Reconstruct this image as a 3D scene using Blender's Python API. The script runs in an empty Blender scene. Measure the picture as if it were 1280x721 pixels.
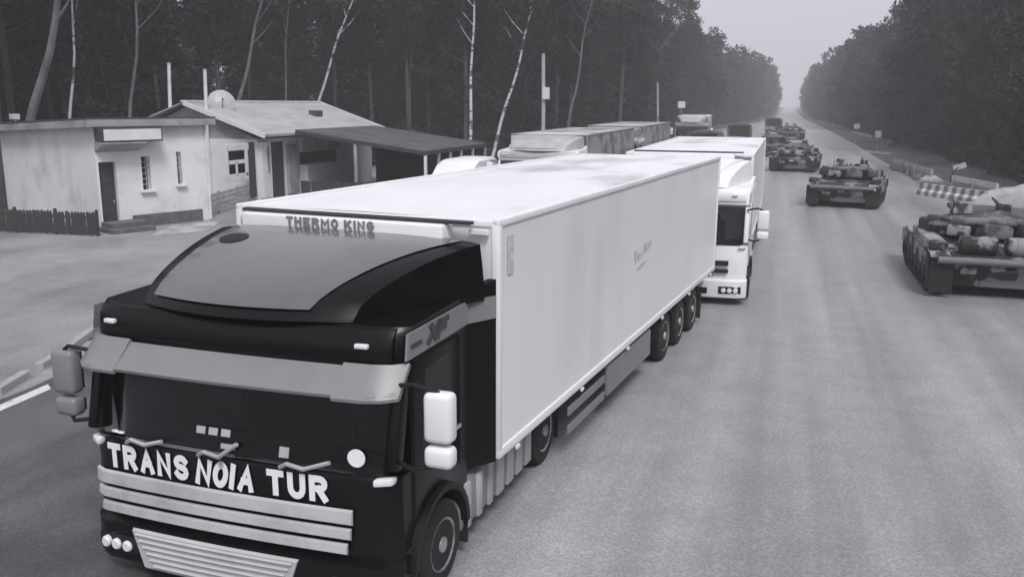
import bpy, bmesh, math, random
import numpy as np
from mathutils import Vector, Matrix

random.seed(7); RNG = np.random.default_rng(7)
sc = bpy.context.scene
COL = sc.collection
PI = math.pi

# ------------------------------------------------------------------ camera
IW, IH, FPX = 1280.0, 721.0, 1096.3
PITCH, ROLL, YAW, CAMH = .2085, .0052, .2993, 4.786
_f0 = Vector((-math.sin(YAW), math.cos(YAW), 0)); _r0 = Vector((math.cos(YAW), math.sin(YAW), 0)); _u0 = Vector((0, 0, 1))
FW = _f0*math.cos(PITCH) - _u0*math.sin(PITCH); _up = _u0*math.cos(PITCH) + _f0*math.sin(PITCH)
RT = _r0*math.cos(ROLL) + _up*math.sin(ROLL); UP = _up*math.cos(ROLL) - _r0*math.sin(ROLL)
CAM = Vector((0, 0, CAMH))
cd = bpy.data.cameras.new('camera'); cd.sensor_width = 36; cd.lens = FPX/IW*36; cd.clip_start = .1; cd.clip_end = 5000
cam = bpy.data.objects.new('camera', cd); COL.objects.link(cam)
cam.matrix_world = Matrix(((RT.x, UP.x, -FW.x, 0), (RT.y, UP.y, -FW.y, 0), (RT.z, UP.z, -FW.z, CAMH), (0, 0, 0, 1)))
sc.camera = cam

# ------------------------------------------------------------------ light
SUN_EL, SUN_AZ = math.radians(52), math.radians(148)      # soft sun behind cloud, on the tanks' side
w = bpy.data.worlds.new('World'); sc.world = w; w.use_nodes = True
nt = w.node_tree; nt.nodes.clear()
sky = nt.nodes.new('ShaderNodeTexSky'); sky.sky_type = 'NISHITA'; sky.sun_disc = False
sky.sun_elevation = SUN_EL; sky.sun_rotation = SUN_AZ; sky.air_density = 1.0; sky.dust_density = 6; sky.ozone_density = 1
hs = nt.nodes.new('ShaderNodeHueSaturation'); hs.inputs['Saturation'].default_value = .10
mx = nt.nodes.new('ShaderNodeMix'); mx.data_type = 'RGBA'; mx.inputs[0].default_value = .75
mx.inputs[7].default_value = (5.1, 5.05, 5.85, 1)                 # even cloud cover
bg = nt.nodes.new('ShaderNodeBackground'); bg.inputs[1].default_value = .10
wo = nt.nodes.new('ShaderNodeOutputWorld')
nt.links.new(sky.outputs[0], hs.inputs['Color']); nt.links.new(hs.outputs[0], mx.inputs[6]); nt.links.new(mx.outputs[2], bg.inputs[0]); nt.links.new(bg.outputs[0], wo.inputs[0])
sl = bpy.data.lights.new('sun', 'SUN'); sl.energy = 1.5; sl.angle = math.radians(18); sl.color = (1, .99, .98)
sun = bpy.data.objects.new('sun', sl); COL.objects.link(sun)
_sd = Vector((math.sin(SUN_AZ)*math.cos(SUN_EL), math.cos(SUN_AZ)*math.cos(SUN_EL), math.sin(SUN_EL)))
sun.rotation_euler = (-_sd).to_track_quat('-Z', 'Y').to_euler()
sc.view_settings.view_transform = 'Standard'; sc.view_settings.look = 'None'; sc.view_settings.exposure = 0.54; sc.view_settings.gamma = 1
sc.render.engine = 'CYCLES'
sc.cycles.use_denoising = True
sc.cycles.max_bounces = 6; sc.cycles.diffuse_bounces = 3; sc.cycles.glossy_bounces = 3; sc.cycles.transmission_bounces = 4; sc.cycles.volume_bounces = 2
sc.cycles.transparent_max_bounces = 8

# ------------------------------------------------------------------ pixel -> place
def ray(u, v): return FW*FPX + RT*(u-IW/2) - UP*(v-IH/2)
def G(u, v, z=0):
    d = ray(u, v); return CAM + d*((z-CAMH)/d.z)
def WX(u, v, x): d = ray(u, v); return CAM + d*(x/d.x)
def WY(u, v, y): d = ray(u, v); return CAM + d*(y/d.y)

# ------------------------------------------------------------------ materials
MATS = {}
def M(name, col, rough=.6, var=.12, scale=2.5, bump=0., metal=0., coat=0., spec=.5, dark=None, dscale=.6, dlo=.45, dhi=.6, stretch=None):
    """grey paint / plaster / wood: base colour with fine grain and, if dark is set, stains of that colour"""
    if name in MATS: return MATS[name]
    if not isinstance(col, tuple): col = (col*.99, col, col*1.025)
    m = bpy.data.materials.new(name); m.use_nodes = True; t = m.node_tree; n = t.nodes; L = t.links
    b = n['Principled BSDF']; b.inputs['Roughness'].default_value = rough; b.inputs['Metallic'].default_value = metal
    b.inputs['Coat Weight'].default_value = coat; b.inputs['Coat Roughness'].default_value = .08; b.inputs['Specular IOR Level'].default_value = spec
    tc = n.new('ShaderNodeTexCoord'); src = tc.outputs['Object']
    if stretch:
        mp = n.new('ShaderNodeMapping'); mp.inputs['Scale'].default_value = stretch; L.new(src, mp.inputs[0]); src = mp.outputs[0]
    nz = n.new('ShaderNodeTexNoise'); nz.inputs['Scale'].default_value = scale; nz.inputs['Detail'].default_value = 6; nz.inputs['Roughness'].default_value = .62
    L.new(src, nz.inputs['Vector'])
    r = n.new('ShaderNodeValToRGB'); r.color_ramp.elements[0].position = .3; r.color_ramp.elements[1].position = .7
    r.color_ramp.elements[0].color = (*[c*(1-var) for c in col], 1); r.color_ramp.elements[1].color = (*[min(1, c*(1+var)) for c in col], 1)
    L.new(nz.outputs[0], r.inputs[0]); out = r.outputs[0]
    if dark is not None:
        if not isinstance(dark, tuple): dark = (dark*.985, dark, dark*1.04)
        n2 = n.new('ShaderNodeTexNoise'); n2.inputs['Scale'].default_value = dscale; n2.inputs['Detail'].default_value = 5; n2.inputs['Roughness'].default_value = .6
        L.new(src, n2.inputs['Vector'])
        mr = n.new('ShaderNodeMapRange'); mr.inputs[1].default_value = dlo; mr.inputs[2].default_value = dhi; L.new(n2.outputs[0], mr.inputs[0])
        mixn = n.new('ShaderNodeMix'); mixn.data_type = 'RGBA'; L.new(mr.outputs[0], mixn.inputs[0]); L.new(out, mixn.inputs[6]); mixn.inputs[7].default_value = (*dark, 1)
        out = mixn.outputs[2]
    L.new(out, b.inputs['Base Color'])
    rr = n.new('ShaderNodeMapRange'); rr.inputs[3].default_value = max(.03, rough*.8); rr.inputs[4].default_value = min(1, rough*1.2); L.new(nz.outputs[0], rr.inputs[0]); L.new(rr.outputs[0], b.inputs['Roughness'])
    if bump:
        bp = n.new('ShaderNodeBump'); bp.inputs['Strength'].default_value = bump; bp.inputs['Distance'].default_value = .02; L.new(nz.outputs[0], bp.inputs['Height']); L.new(bp.outputs[0], b.inputs['Normal'])
    MATS[name] = m; return m

def leafmat(name, col):
    m = bpy.data.materials.new(name); m.use_nodes = True; t = m.node_tree; n = t.nodes; L = t.links
    b = n['Principled BSDF']; b.inputs['Roughness'].default_value = .7; b.inputs['Specular IOR Level'].default_value = .2
    oi = n.new('ShaderNodeObjectInfo'); geo = n.new('ShaderNodeTexCoord'); nz = n.new('ShaderNodeTexNoise'); nz.inputs['Scale'].default_value = .55; nz.inputs['Detail'].default_value = 3
    L.new(geo.outputs['Object'], nz.inputs['Vector'])
    ad = n.new('ShaderNodeMath'); ad.operation = 'MULTIPLY_ADD'; L.new(oi.outputs['Random'], ad.inputs[0]); ad.inputs[1].default_value = .5; L.new(nz.outputs[0], ad.inputs[2])
    r = n.new('ShaderNodeValToRGB'); r.color_ramp.elements[0].position = .35; r.color_ramp.elements[1].position = 1.1
    r.color_ramp.elements[0].color = (*[c*.55 for c in col], 1); r.color_ramp.elements[1].color = (*[c*1.5 for c in col], 1)
    L.new(ad.outputs[0], r.inputs[0]); L.new(r.outputs[0], b.inputs['Base Color'])
    return m

# ------------------------------------------------------------------ mesh helpers
class MB:
    def __init__(s): s.bm = bmesh.new()
    def box(s, c, size, bev=0., rz=0., ry=0., rx=0., seg=2):
        r = bmesh.ops.create_cube(s.bm, size=1); vs = r['verts']
        bmesh.ops.scale(s.bm, vec=size, verts=vs)
        if bev:
            es = list({e for v in vs for e in v.link_edges})
            q = bmesh.ops.bevel(s.bm, geom=es, offset=min(bev, min(size)*.45), segments=seg, affect='EDGES', profile=.5)
            vs = list({v for f in q['faces'] for v in f.verts} | {v for v in vs if v.is_valid})
        m = Matrix.Translation(c) @ Matrix.Rotation(rz, 4, 'Z') @ Matrix.Rotation(ry, 4, 'Y') @ Matrix.Rotation(rx, 4, 'X')
        bmesh.ops.transform(s.bm, matrix=m, verts=vs); return s
    def slices(s, poly, xs, axis='X'):
        """polygon (a,b) swept along an axis through the positions xs"""
        def P(x, a, b): return (x, a, b) if axis == 'X' else ((a, x, b) if axis == 'Y' else (a, b, x))
        rings = [[s.bm.verts.new(P(x, a, b)) for a, b in poly] for x in xs]
        n = len(poly)
        for i in range(len(xs)-1):
            for j in range(n):
                s.bm.faces.new((rings[i][j], rings[i][(j+1) % n], rings[i+1][(j+1) % n], rings[i+1][j]))
        s.bm.faces.new(rings[0][::-1]); s.bm.faces.new(rings[-1]); return s
    def tube(s, pts, r, n=8):
        pts = [Vector(p) for p in pts]; rs = r if isinstance(r, (list, tuple)) else [r]*len(pts); rings = []
        for i, p in enumerate(pts):
            d = (pts[min(i+1, len(pts)-1)]-pts[max(i-1, 0)]).normalized()
            a = d.orthogonal().normalized() if i == 0 else (a - d*a.dot(d)).normalized()
            b = d.cross(a); rings.append([s.bm.verts.new(p+(a*math.cos(2*PI*k/n)+b*math.sin(2*PI*k/n))*rs[i]) for k in range(n)])
        for i in range(len(rings)-1):
            for k in range(n): s.bm.faces.new((rings[i][k], rings[i][(k+1) % n], rings[i+1][(k+1) % n], rings[i+1][k]))
        s.bm.faces.new(rings[0][::-1]); s.bm.faces.new(rings[-1]); return s
    def lathe(s, prof, c, axis='X', n=24, sx=1., sy=1.):
        """prof: (offset along axis, radius)"""
        rings = []
        for o, r in prof:
            ring = []
            for k in range(n):
                a = 2*PI*k/n; ca, sa = math.cos(a)*r*sx, math.sin(a)*r*sy
                p = (o, ca, sa) if axis == 'X' else ((ca, o, sa) if axis == 'Y' else (ca, sa, o))
                ring.append(s.bm.verts.new((p[0]+c[0], p[1]+c[1], p[2]+c[2])))
            rings.append(ring)
        for i in range(len(rings)-1):
            for k in range(n): s.bm.faces.new((rings[i][k], rings[i][(k+1) % n], rings[i+1][(k+1) % n], rings[i+1][k]))
        s.bm.faces.new(rings[0][::-1]); s.bm.faces.new(rings[-1]); return s
    def grid(s, fn, nu, nv, thick=0.):
        g = [[s.bm.verts.new(fn(i/nu, j/nv)) for j in range(nv+1)] for i in range(nu+1)]; fs = []
        for i in range(nu):
            for j in range(nv): fs.append(s.bm.faces.new((g[i][j], g[i+1][j], g[i+1][j+1], g[i][j+1])))
        if thick: bmesh.ops.solidify(s.bm, geom=fs, thickness=thick)
        return s
    def xf(s, fn):
        for v in s.bm.verts: v.co = Vector(fn(*v.co))
        return s
    def build(s, name, mat, parent=None, smooth=False, loc=None, rz=0.):
        bmesh.ops.recalc_face_normals(s.bm, faces=s.bm.faces)
        me = bpy.data.meshes.new(name); s.bm.to_mesh(me); s.bm.free(); me.materials.append(mat)
        if smooth:
            me.polygons.foreach_set('use_smooth', [True]*len(me.polygons))
            try: me.set_sharp_from_angle(angle=math.radians(38))
            except Exception: pass
        o = bpy.data.objects.new(name, me); COL.objects.link(o)
        if parent: o.parent = parent
        if loc is not None: o.location = loc; o.rotation_euler[2] = rz
        return o

def inst(name, me, parent=None, loc=(0, 0, 0), rot=(0, 0, 0), scl=(1, 1, 1)):
    o = bpy.data.objects.new(name, me); COL.objects.link(o); o.parent = parent; o.location = loc; o.rotation_euler = rot; o.scale = scl; return o
def tag(o, label=None, cat=None, group=None, kind=None):
    for k, v in (('label', label), ('category', cat), ('group', group), ('kind', kind)):
        if v: o[k] = v
    return o
def thing(name, label, cat, loc=(0, 0, 0), rz=0., group=None):
    o = bpy.data.objects.new(name, None); COL.objects.link(o); o.location = loc; o.rotation_euler[2] = rz; o.empty_display_size = .3
    return tag(o, label, cat, group)
def copy_tree(o, parent=None):
    c = o.copy(); COL.objects.link(c); c.parent = parent
    for ch in list(o.children): copy_tree(ch, c)
    return c
def _arc(cx, cy, rx, ry, a0, a1, n=8): return [(cx+rx*math.cos(math.radians(a0+(a1-a0)*i/n)), cy+ry*math.sin(math.radians(a0+(a1-a0)*i/n))) for i in range(n+1)]
STROKES = {'T': [[(0, 1), (1, 1)], [(.5, 1), (.5, 0)]], 'I': [[(.5, 0), (.5, 1)]], 'H': [[(0, 0), (0, 1)], [(1, 0), (1, 1)], [(0, .5), (1, .5)]],
           'R': [[(0, 0), (0, 1), (.6, 1)]+_arc(.6, .75, .4, .25, 90, -90)[1:]+[(.46, .5)], [(.5, .5), (1, 0)]], 'A': [[(0, 0), (.5, 1), (1, 0)], [(.22, .36), (.78, .36)]],
           'N': [[(0, 0), (0, 1), (1, 0), (1, 1)]], 'S': [_arc(.5, .76, .48, .24, 20, 270)+_arc(.5, .26, .5, .26, 90, -160)[1:]], 'O': [_arc(.5, .5, .5, .5, 90, 450, 18)],
           'U': [[(0, 1), (0, .4)]+_arc(.5, .4, .5, .4, 180, 360)[1:]+[(1, 1)]], 'X': [[(0, 0), (1, 1)], [(0, 1), (1, 0)]], 'F': [[(0, 0), (0, 1), (1, 1)], [(0, .52), (.8, .52)]],
           'E': [[(1, 1), (0, 1), (0, 0), (1, 0)], [(0, .5), (.8, .5)]], 'M': [[(0, 0), (0, 1), (.5, .25), (1, 1), (1, 0)]], 'K': [[(0, 0), (0, 1)], [(1, 1), (.05, .45)], [(.3, .6), (1, 0)]],
           'G': [_arc(.5, .5, .5, .5, 50, 350, 14)+[(1, .45), (.55, .45)]]}
def glyph(ch, size, depth=.005, shear=0., bold=.13):
    """a letter drawn as flat mitred strokes of real thickness, standing in x (along) and y (up)"""
    wd = size*(.80 if ch not in 'IM' else (.2 if ch == 'I' else .95)); w_ = size*bold; b = MB()
    for si, st_ in enumerate(STROKES[ch]):
        P = [Vector((w_+x*(wd-2*w_), w_+y*(size-2*w_), 0)) for x, y in st_]; P = [Vector((p.x+shear*p.y, p.y, 0)) for p in P]; n = len(P)
        P[0] = P[0]+(P[0]-P[1]).normalized()*w_*.9; P[-1] = P[-1]+(P[-1]-P[-2]).normalized()*w_*.9; L_, R_ = [], []
        for i in range(n):
            d1 = (P[i]-P[i-1]).normalized() if i else (P[1]-P[0]).normalized(); d2 = (P[i+1]-P[i]).normalized() if i < n-1 else d1
            nrm = Vector((-d1.y, d1.x, 0))+Vector((-d2.y, d2.x, 0)); nrm = nrm.normalized() if nrm.length > .2 else Vector((-d1.y, d1.x, 0))
            k_ = min(1.6, 1/max(.3, nrm.dot(Vector((-d1.y, d1.x, 0))))); L_.append(P[i]+nrm*w_*k_); R_.append(P[i]-nrm*w_*k_)
        zt = depth/2+.0011*si; V = [[b.bm.verts.new((p.x, p.y, z)) for p in row] for row, z in ((L_, zt), (R_, zt), (L_, -zt), (R_, -zt))]
        for i in range(n-1):
            for r1, r2 in ((0, 1), (1, 3), (3, 2), (2, 0)): b.bm.faces.new((V[r1][i], V[r1][i+1], V[r2][i+1], V[r2][i]))
        for i in (0, n-1): b.bm.faces.new((V[0][i], V[1][i], V[3][i], V[2][i]))
    bmesh.ops.recalc_face_normals(b.bm, faces=b.bm.faces); me = bpy.data.meshes.new('letter'); b.bm.to_mesh(me); b.bm.free()
    xs = [v.co.x for v in me.vertices]; return me, min(xs), max(xs)
def lettering(text, size, width, parent, mat, place, shear=0., bold=.13, gap=.18):
    """one mesh per letter; place(x) gives location and rotation of a letter on its panel"""
    gl = []; x = 0
    for ch in text:
        if ch == ' ': x += size*.45; continue
        me, a, b = glyph(ch, size, shear=shear, bold=bold); gl.append((me, x-a)); x += (b-a)+size*gap
    k = width/(x-size*gap)
    for me, xo in gl:
        me.materials.append(mat)
        loc, rot = place(xo*k)
        inst('letter', me, parent, loc, rot, (k, 1, 1))

# ------------------------------------------------------------------ ground, road
def sheet(name, pts, z, mat, sub=None):
    b = MB(); b.bm.faces.new([b.bm.verts.new((x, y, z)) for x, y in pts])
    return tag(b.build(name, mat), kind='structure')
def asphalt(name, col, wet, rough, wetrough, seed=0., strips=True):
    m = bpy.data.materials.new(name); m.use_nodes = True; t = m.node_tree; n = t.nodes; L = t.links; b = n['Principled BSDF']
    tc = n.new('ShaderNodeTexCoord'); mp = n.new('ShaderNodeMapping'); mp.inputs['Location'].default_value = (seed, seed*1.7, 0); mp.inputs['Scale'].default_value = (1, .16 if strips else .6, 1)
    L.new(tc.outputs['Object'], mp.inputs[0])
    big = n.new('ShaderNodeTexNoise'); big.inputs['Scale'].default_value = .32; big.inputs['Detail'].default_value = 7; big.inputs['Roughness'].default_value = .55; L.new(mp.outputs[0], big.inputs['Vector'])
    fine = n.new('ShaderNodeTexNoise'); fine.inputs['Scale'].default_value = 38; fine.inputs['Detail'].default_value = 4; L.new(tc.outputs['Object'], fine.inputs['Vector'])
    med = n.new('ShaderNodeTexNoise'); med.inputs['Scale'].default_value = 1.3; med.inputs['Detail'].default_value = 6; L.new(tc.outputs['Object'], med.inputs['Vector'])
    r = n.new('ShaderNodeValToRGB'); e = r.color_ramp.elements; e[0].position = .36; e[1].position = .62
    e[0].color = (wet, wet, wet*1.03, 1); e[1].color = (col, col, col*1.04, 1); L.new(big.outputs[0], r.inputs[0])
    def mul(a, fac, amp):
        mr = n.new('ShaderNodeMapRange'); mr.inputs[3].default_value = 1-amp; mr.inputs[4].default_value = 1+amp; L.new(fac, mr.inputs[0])
        mm = n.new('ShaderNodeVectorMath'); mm.operation = 'SCALE'; L.new(a, mm.inputs[0]); L.new(mr.outputs[0], mm.inputs['Scale']); return mm.outputs[0]
    grit = n.new('ShaderNodeTexVoronoi'); grit.inputs['Scale'].default_value = 26; L.new(tc.outputs['Object'], grit.inputs['Vector'])
    lane = n.new('ShaderNodeTexNoise'); lane.inputs['Scale'].default_value = 1.1; lane.inputs['Detail'].default_value = 5; mp2 = n.new('ShaderNodeMapping'); mp2.inputs['Scale'].default_value = (1, .03, 1); L.new(tc.outputs['Object'], mp2.inputs[0]); L.new(mp2.outputs[0], lane.inputs['Vector'])
    c = mul(mul(mul(mul(r.outputs[0], fine.outputs[0], .45), med.outputs[0], .22), grit.outputs['Distance'], .25), lane.outputs[0], .65 if strips else .1); L.new(c, b.inputs['Base Color'])
    rr = n.new('ShaderNodeMapRange'); rr.inputs[1].default_value = .36; rr.inputs[2].default_value = .62; rr.inputs[3].default_value = wetrough; rr.inputs[4].default_value = rough; L.new(big.outputs[0], rr.inputs[0]); L.new(rr.outputs[0], b.inputs['Roughness'])
    bp = n.new('ShaderNodeBump'); bp.inputs['Strength'].default_value = .25; bp.inputs['Distance'].default_value = .01; L.new(fine.outputs[0], bp.inputs['Height']); L.new(bp.outputs[0], b.inputs['Normal'])
    return m
M_ground = M('forest_floor', (.035, .035, .033), .95, .5, .8, bump=.5)
sheet('ground', [(-900, -80), (900, -80), (900, 1900), (-900, 1900)], 0, M_ground)
M_road = asphalt('road_asphalt', .30, .215, .5, .36)
sheet('road', [(-13.2, -40), (8.2, -40), (8.0, 120), (6.6, 230), (5.0, 320), (5.0, 1500), (-5, 1500), (-5, 330), (-8, 250), (-13.2, 170), (-13.4, 60)], .004, M_road)
M_lay = asphalt('layby_concrete', .30, .20, .55, .42, 4., False)
sheet('layby', [(-13.6, -40), (-12.0, 10.5), (-13.0, 13.2), (-15.2, 18), (-15.0, 34), (-14.2, 62), (-33, 62), (-33, -40)], .008, M_lay)
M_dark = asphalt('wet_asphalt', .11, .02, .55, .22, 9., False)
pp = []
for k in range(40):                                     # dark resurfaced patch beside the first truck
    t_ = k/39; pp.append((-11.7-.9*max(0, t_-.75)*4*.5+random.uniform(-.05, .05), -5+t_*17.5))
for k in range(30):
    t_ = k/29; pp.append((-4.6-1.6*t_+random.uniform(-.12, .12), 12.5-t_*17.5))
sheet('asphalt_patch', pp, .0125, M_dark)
M_line = M('road_paint', .62, .6, .2, 6, dark=.2, dscale=3., dlo=.55, dhi=.7)
sheet('road_line', [tuple(G(-40, 532).xy), tuple(G(64, 487).xy), tuple(G(60, 481).xy), tuple(G(-40, 524).xy)], .017, M_line)
M_verge = M('verge_soil', (.13, .13, .125), .95, .45, .5, bump=.6, dark=.05, dscale=.25)
sheet('verge', [(8.2, -40), (14.5, -40), (14, 120), (9, 320), (5.0, 320), (6.6, 230), (8.0, 120)], .012, M_verge)
M_conc = M('concrete', .34, .85, .2, 3, bump=.25, dark=.16, dscale=1.2, dlo=.5, dhi=.75)
def kerb(name, pts, label):
    root = thing(name, label, 'kerb', (0, 0, 0))
    me = None
    for (x0, y0), (x1, y1) in zip(pts[:-1], pts[1:]):
        Ls = math.hypot(x1-x0, y1-y0); nseg = max(1, int(Ls/1.0)); a = math.atan2(y1-y0, x1-x0)
        for k in range(nseg):
            t_ = (k+.5)/nseg
            if me is None:
                o = MB().box((0, 0, .07), (.985, .16, .14), .015).build('kerbstone', M_conc, root); me = o.data
            else: o = inst('kerbstone', me, root)
            o.location = (x0+(x1-x0)*t_+random.uniform(-.008, .008), y0+(y1-y0)*t_+random.uniform(-.008, .008), random.uniform(-.008, .008)); o.rotation_euler[2] = a+random.uniform(-.01, .01)
    return root
kerb('kerb', [(-12.35, 4), (-12.15, 10.5), (-13.1, 13.2), (-15.3, 18), (-15.1, 34)], 'low concrete kerb edging the paved yard in front of the white house')

# ------------------------------------------------------------------ shared vehicle materials
M_blk = M('black_paint', .004, .25, .2, 1.2, spec=.22, dark=.010, dscale=1.4, dlo=.55, dhi=.8)
M_pnl = M('dark_plastic', .012, .5, .2, 4, spec=.25)
M_rub = M('rubber', .012, .85, .3, 8, bump=.3)
M_glass = M('dark_glass', .004, .07, .1, 2, spec=.3)
def clear_glass(name, tint):
    m = bpy.data.materials.new(name); m.use_nodes = True; n = m.node_tree.nodes; L = m.node_tree.links; n.clear()
    tr = n.new('ShaderNodeBsdfTransparent'); tr.inputs[0].default_value = (tint, tint, tint*1.03, 1); gl = n.new('ShaderNodeBsdfGlossy'); gl.inputs['Roughness'].default_value = .04
    fr_ = n.new('ShaderNodeFresnel'); fr_.inputs[0].default_value = 1.32; mxs = n.new('ShaderNodeMixShader'); om_ = n.new('ShaderNodeOutputMaterial')
    L.new(fr_.outputs[0], mxs.inputs[0]); L.new(tr.outputs[0], mxs.inputs[1]); L.new(gl.outputs[0], mxs.inputs[2]); L.new(mxs.outputs[0], om_.inputs[0]); return m
M_clear = clear_glass('windscreen_glass', .62)
M_seat = M('seat_cloth', .07, .9, .3, 8)
M_glass2 = M('cab_glass', .05, .1, .2, 2)
M_grey = M('grey_paint', .21, .40, .06, 2, dark=.17, dscale=.8, dlo=.5, dhi=.8)
M_defl = M('fairing_sky_sheen', .11, .24, .08, 1.5, dark=.06, dscale=.6, dlo=.45, dhi=.75, coat=.7)  # grey base paints reflected sky onto the top of the black fairing
M_lgrey = M('light_grey_paint', .40, .42, .12, 2, dark=.25, dscale=1.5, dlo=.52, dhi=.75)
M_bars = M('grille_paint', .46, .38, .1, 2.5, dark=.3, dscale=1.3, dlo=.5, dhi=.7)
M_white = M('white_paint', .76, .42, .05, 1.5, dark=.55, dscale=.5, dlo=.56, dhi=.85, bump=.0)
M_wpan = M('trailer_panel', .78, .4, .04, 1.2, dark=.56, dscale=.35, dlo=.54, dhi=.85, stretch=(1, 1, .35))
M_wroof = M('trailer_roof', .78, .5, .05, 1.0, dark=.48, dscale=.40, dlo=.52, dhi=.66, stretch=(1, .55, 1))
M_chas = M('chassis', .03, .7, .3, 3)
M_rim = M('rim_steel', .42, .45, .2, 4, metal=.4, dark=.12, dscale=3.)
M_chrome = M('bright_metal', .7, .25, .1, 3, metal=.8)
M_lamp = M('lamp_glass', .75, .15, .05, 8)
M_red = M('tail_lamp_glass', (.16, .13, .13), .2, .1, 8)
M_letter = M('letter_white', .82, .5, .04, 8)
M_ink = M('letter_dark', .05, .5, .1, 8)
M_fade = M('faded_print', .57, .6, .25, 14)

WHEEL = {}
def wheel(parent, x, y, r, wd, side):
    key = (r, wd)
    if key not in WHEEL:
        b = MB(); b.lathe([(-wd/2, r*.6), (-wd/2-.012, r*.75), (-wd/2, r*.93), (-wd*.38, r), (-wd*.13, r), (-wd*.12, r*.97), (-wd*.08, r*.97), (-wd*.07, r), (wd*.07, r), (wd*.08, r*.97), (wd*.12, r*.97), (wd*.13, r), (wd*.38, r), (wd/2, r*.93), (wd/2+.012, r*.75), (wd/2, r*.6)], (0, 0, 0), 'X', 32)
        t = b.build('wheel', M_rub, None, True)
        b = MB(); b.lathe([(wd*.30, .02), (wd*.5+.0, r*.60), (wd*.5+.012, r*.615), (wd*.5, r*.56), (wd*.22, r*.50), (wd*.20, r*.40), (wd*.34, r*.30), (wd*.36, r*.2), (wd*.56, r*.17), (wd*.58, r*.05)], (0, 0, 0), 'X', 28)
        for k in range(10):
            a = 2*PI*k/10; b.lathe([(wd*.3, .012), (wd*.42, .012)], (0, math.cos(a)*r*.34, math.sin(a)*r*.34), 'X', 6)
        q = b.build('rim', M_rim, None, True)
        WHEEL[key] = (t.data, q.data); COL.objects.unlink(t); COL.objects.unlink(q); bpy.data.objects.remove(t); bpy.data.objects.remove(q)
    a, q = WHEEL[key]
    o = inst('wheel', a, parent, (x, y, r), (random.uniform(0, 6), 0, 0 if side > 0 else PI)); inst('rim', q, o)
    return o

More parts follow.
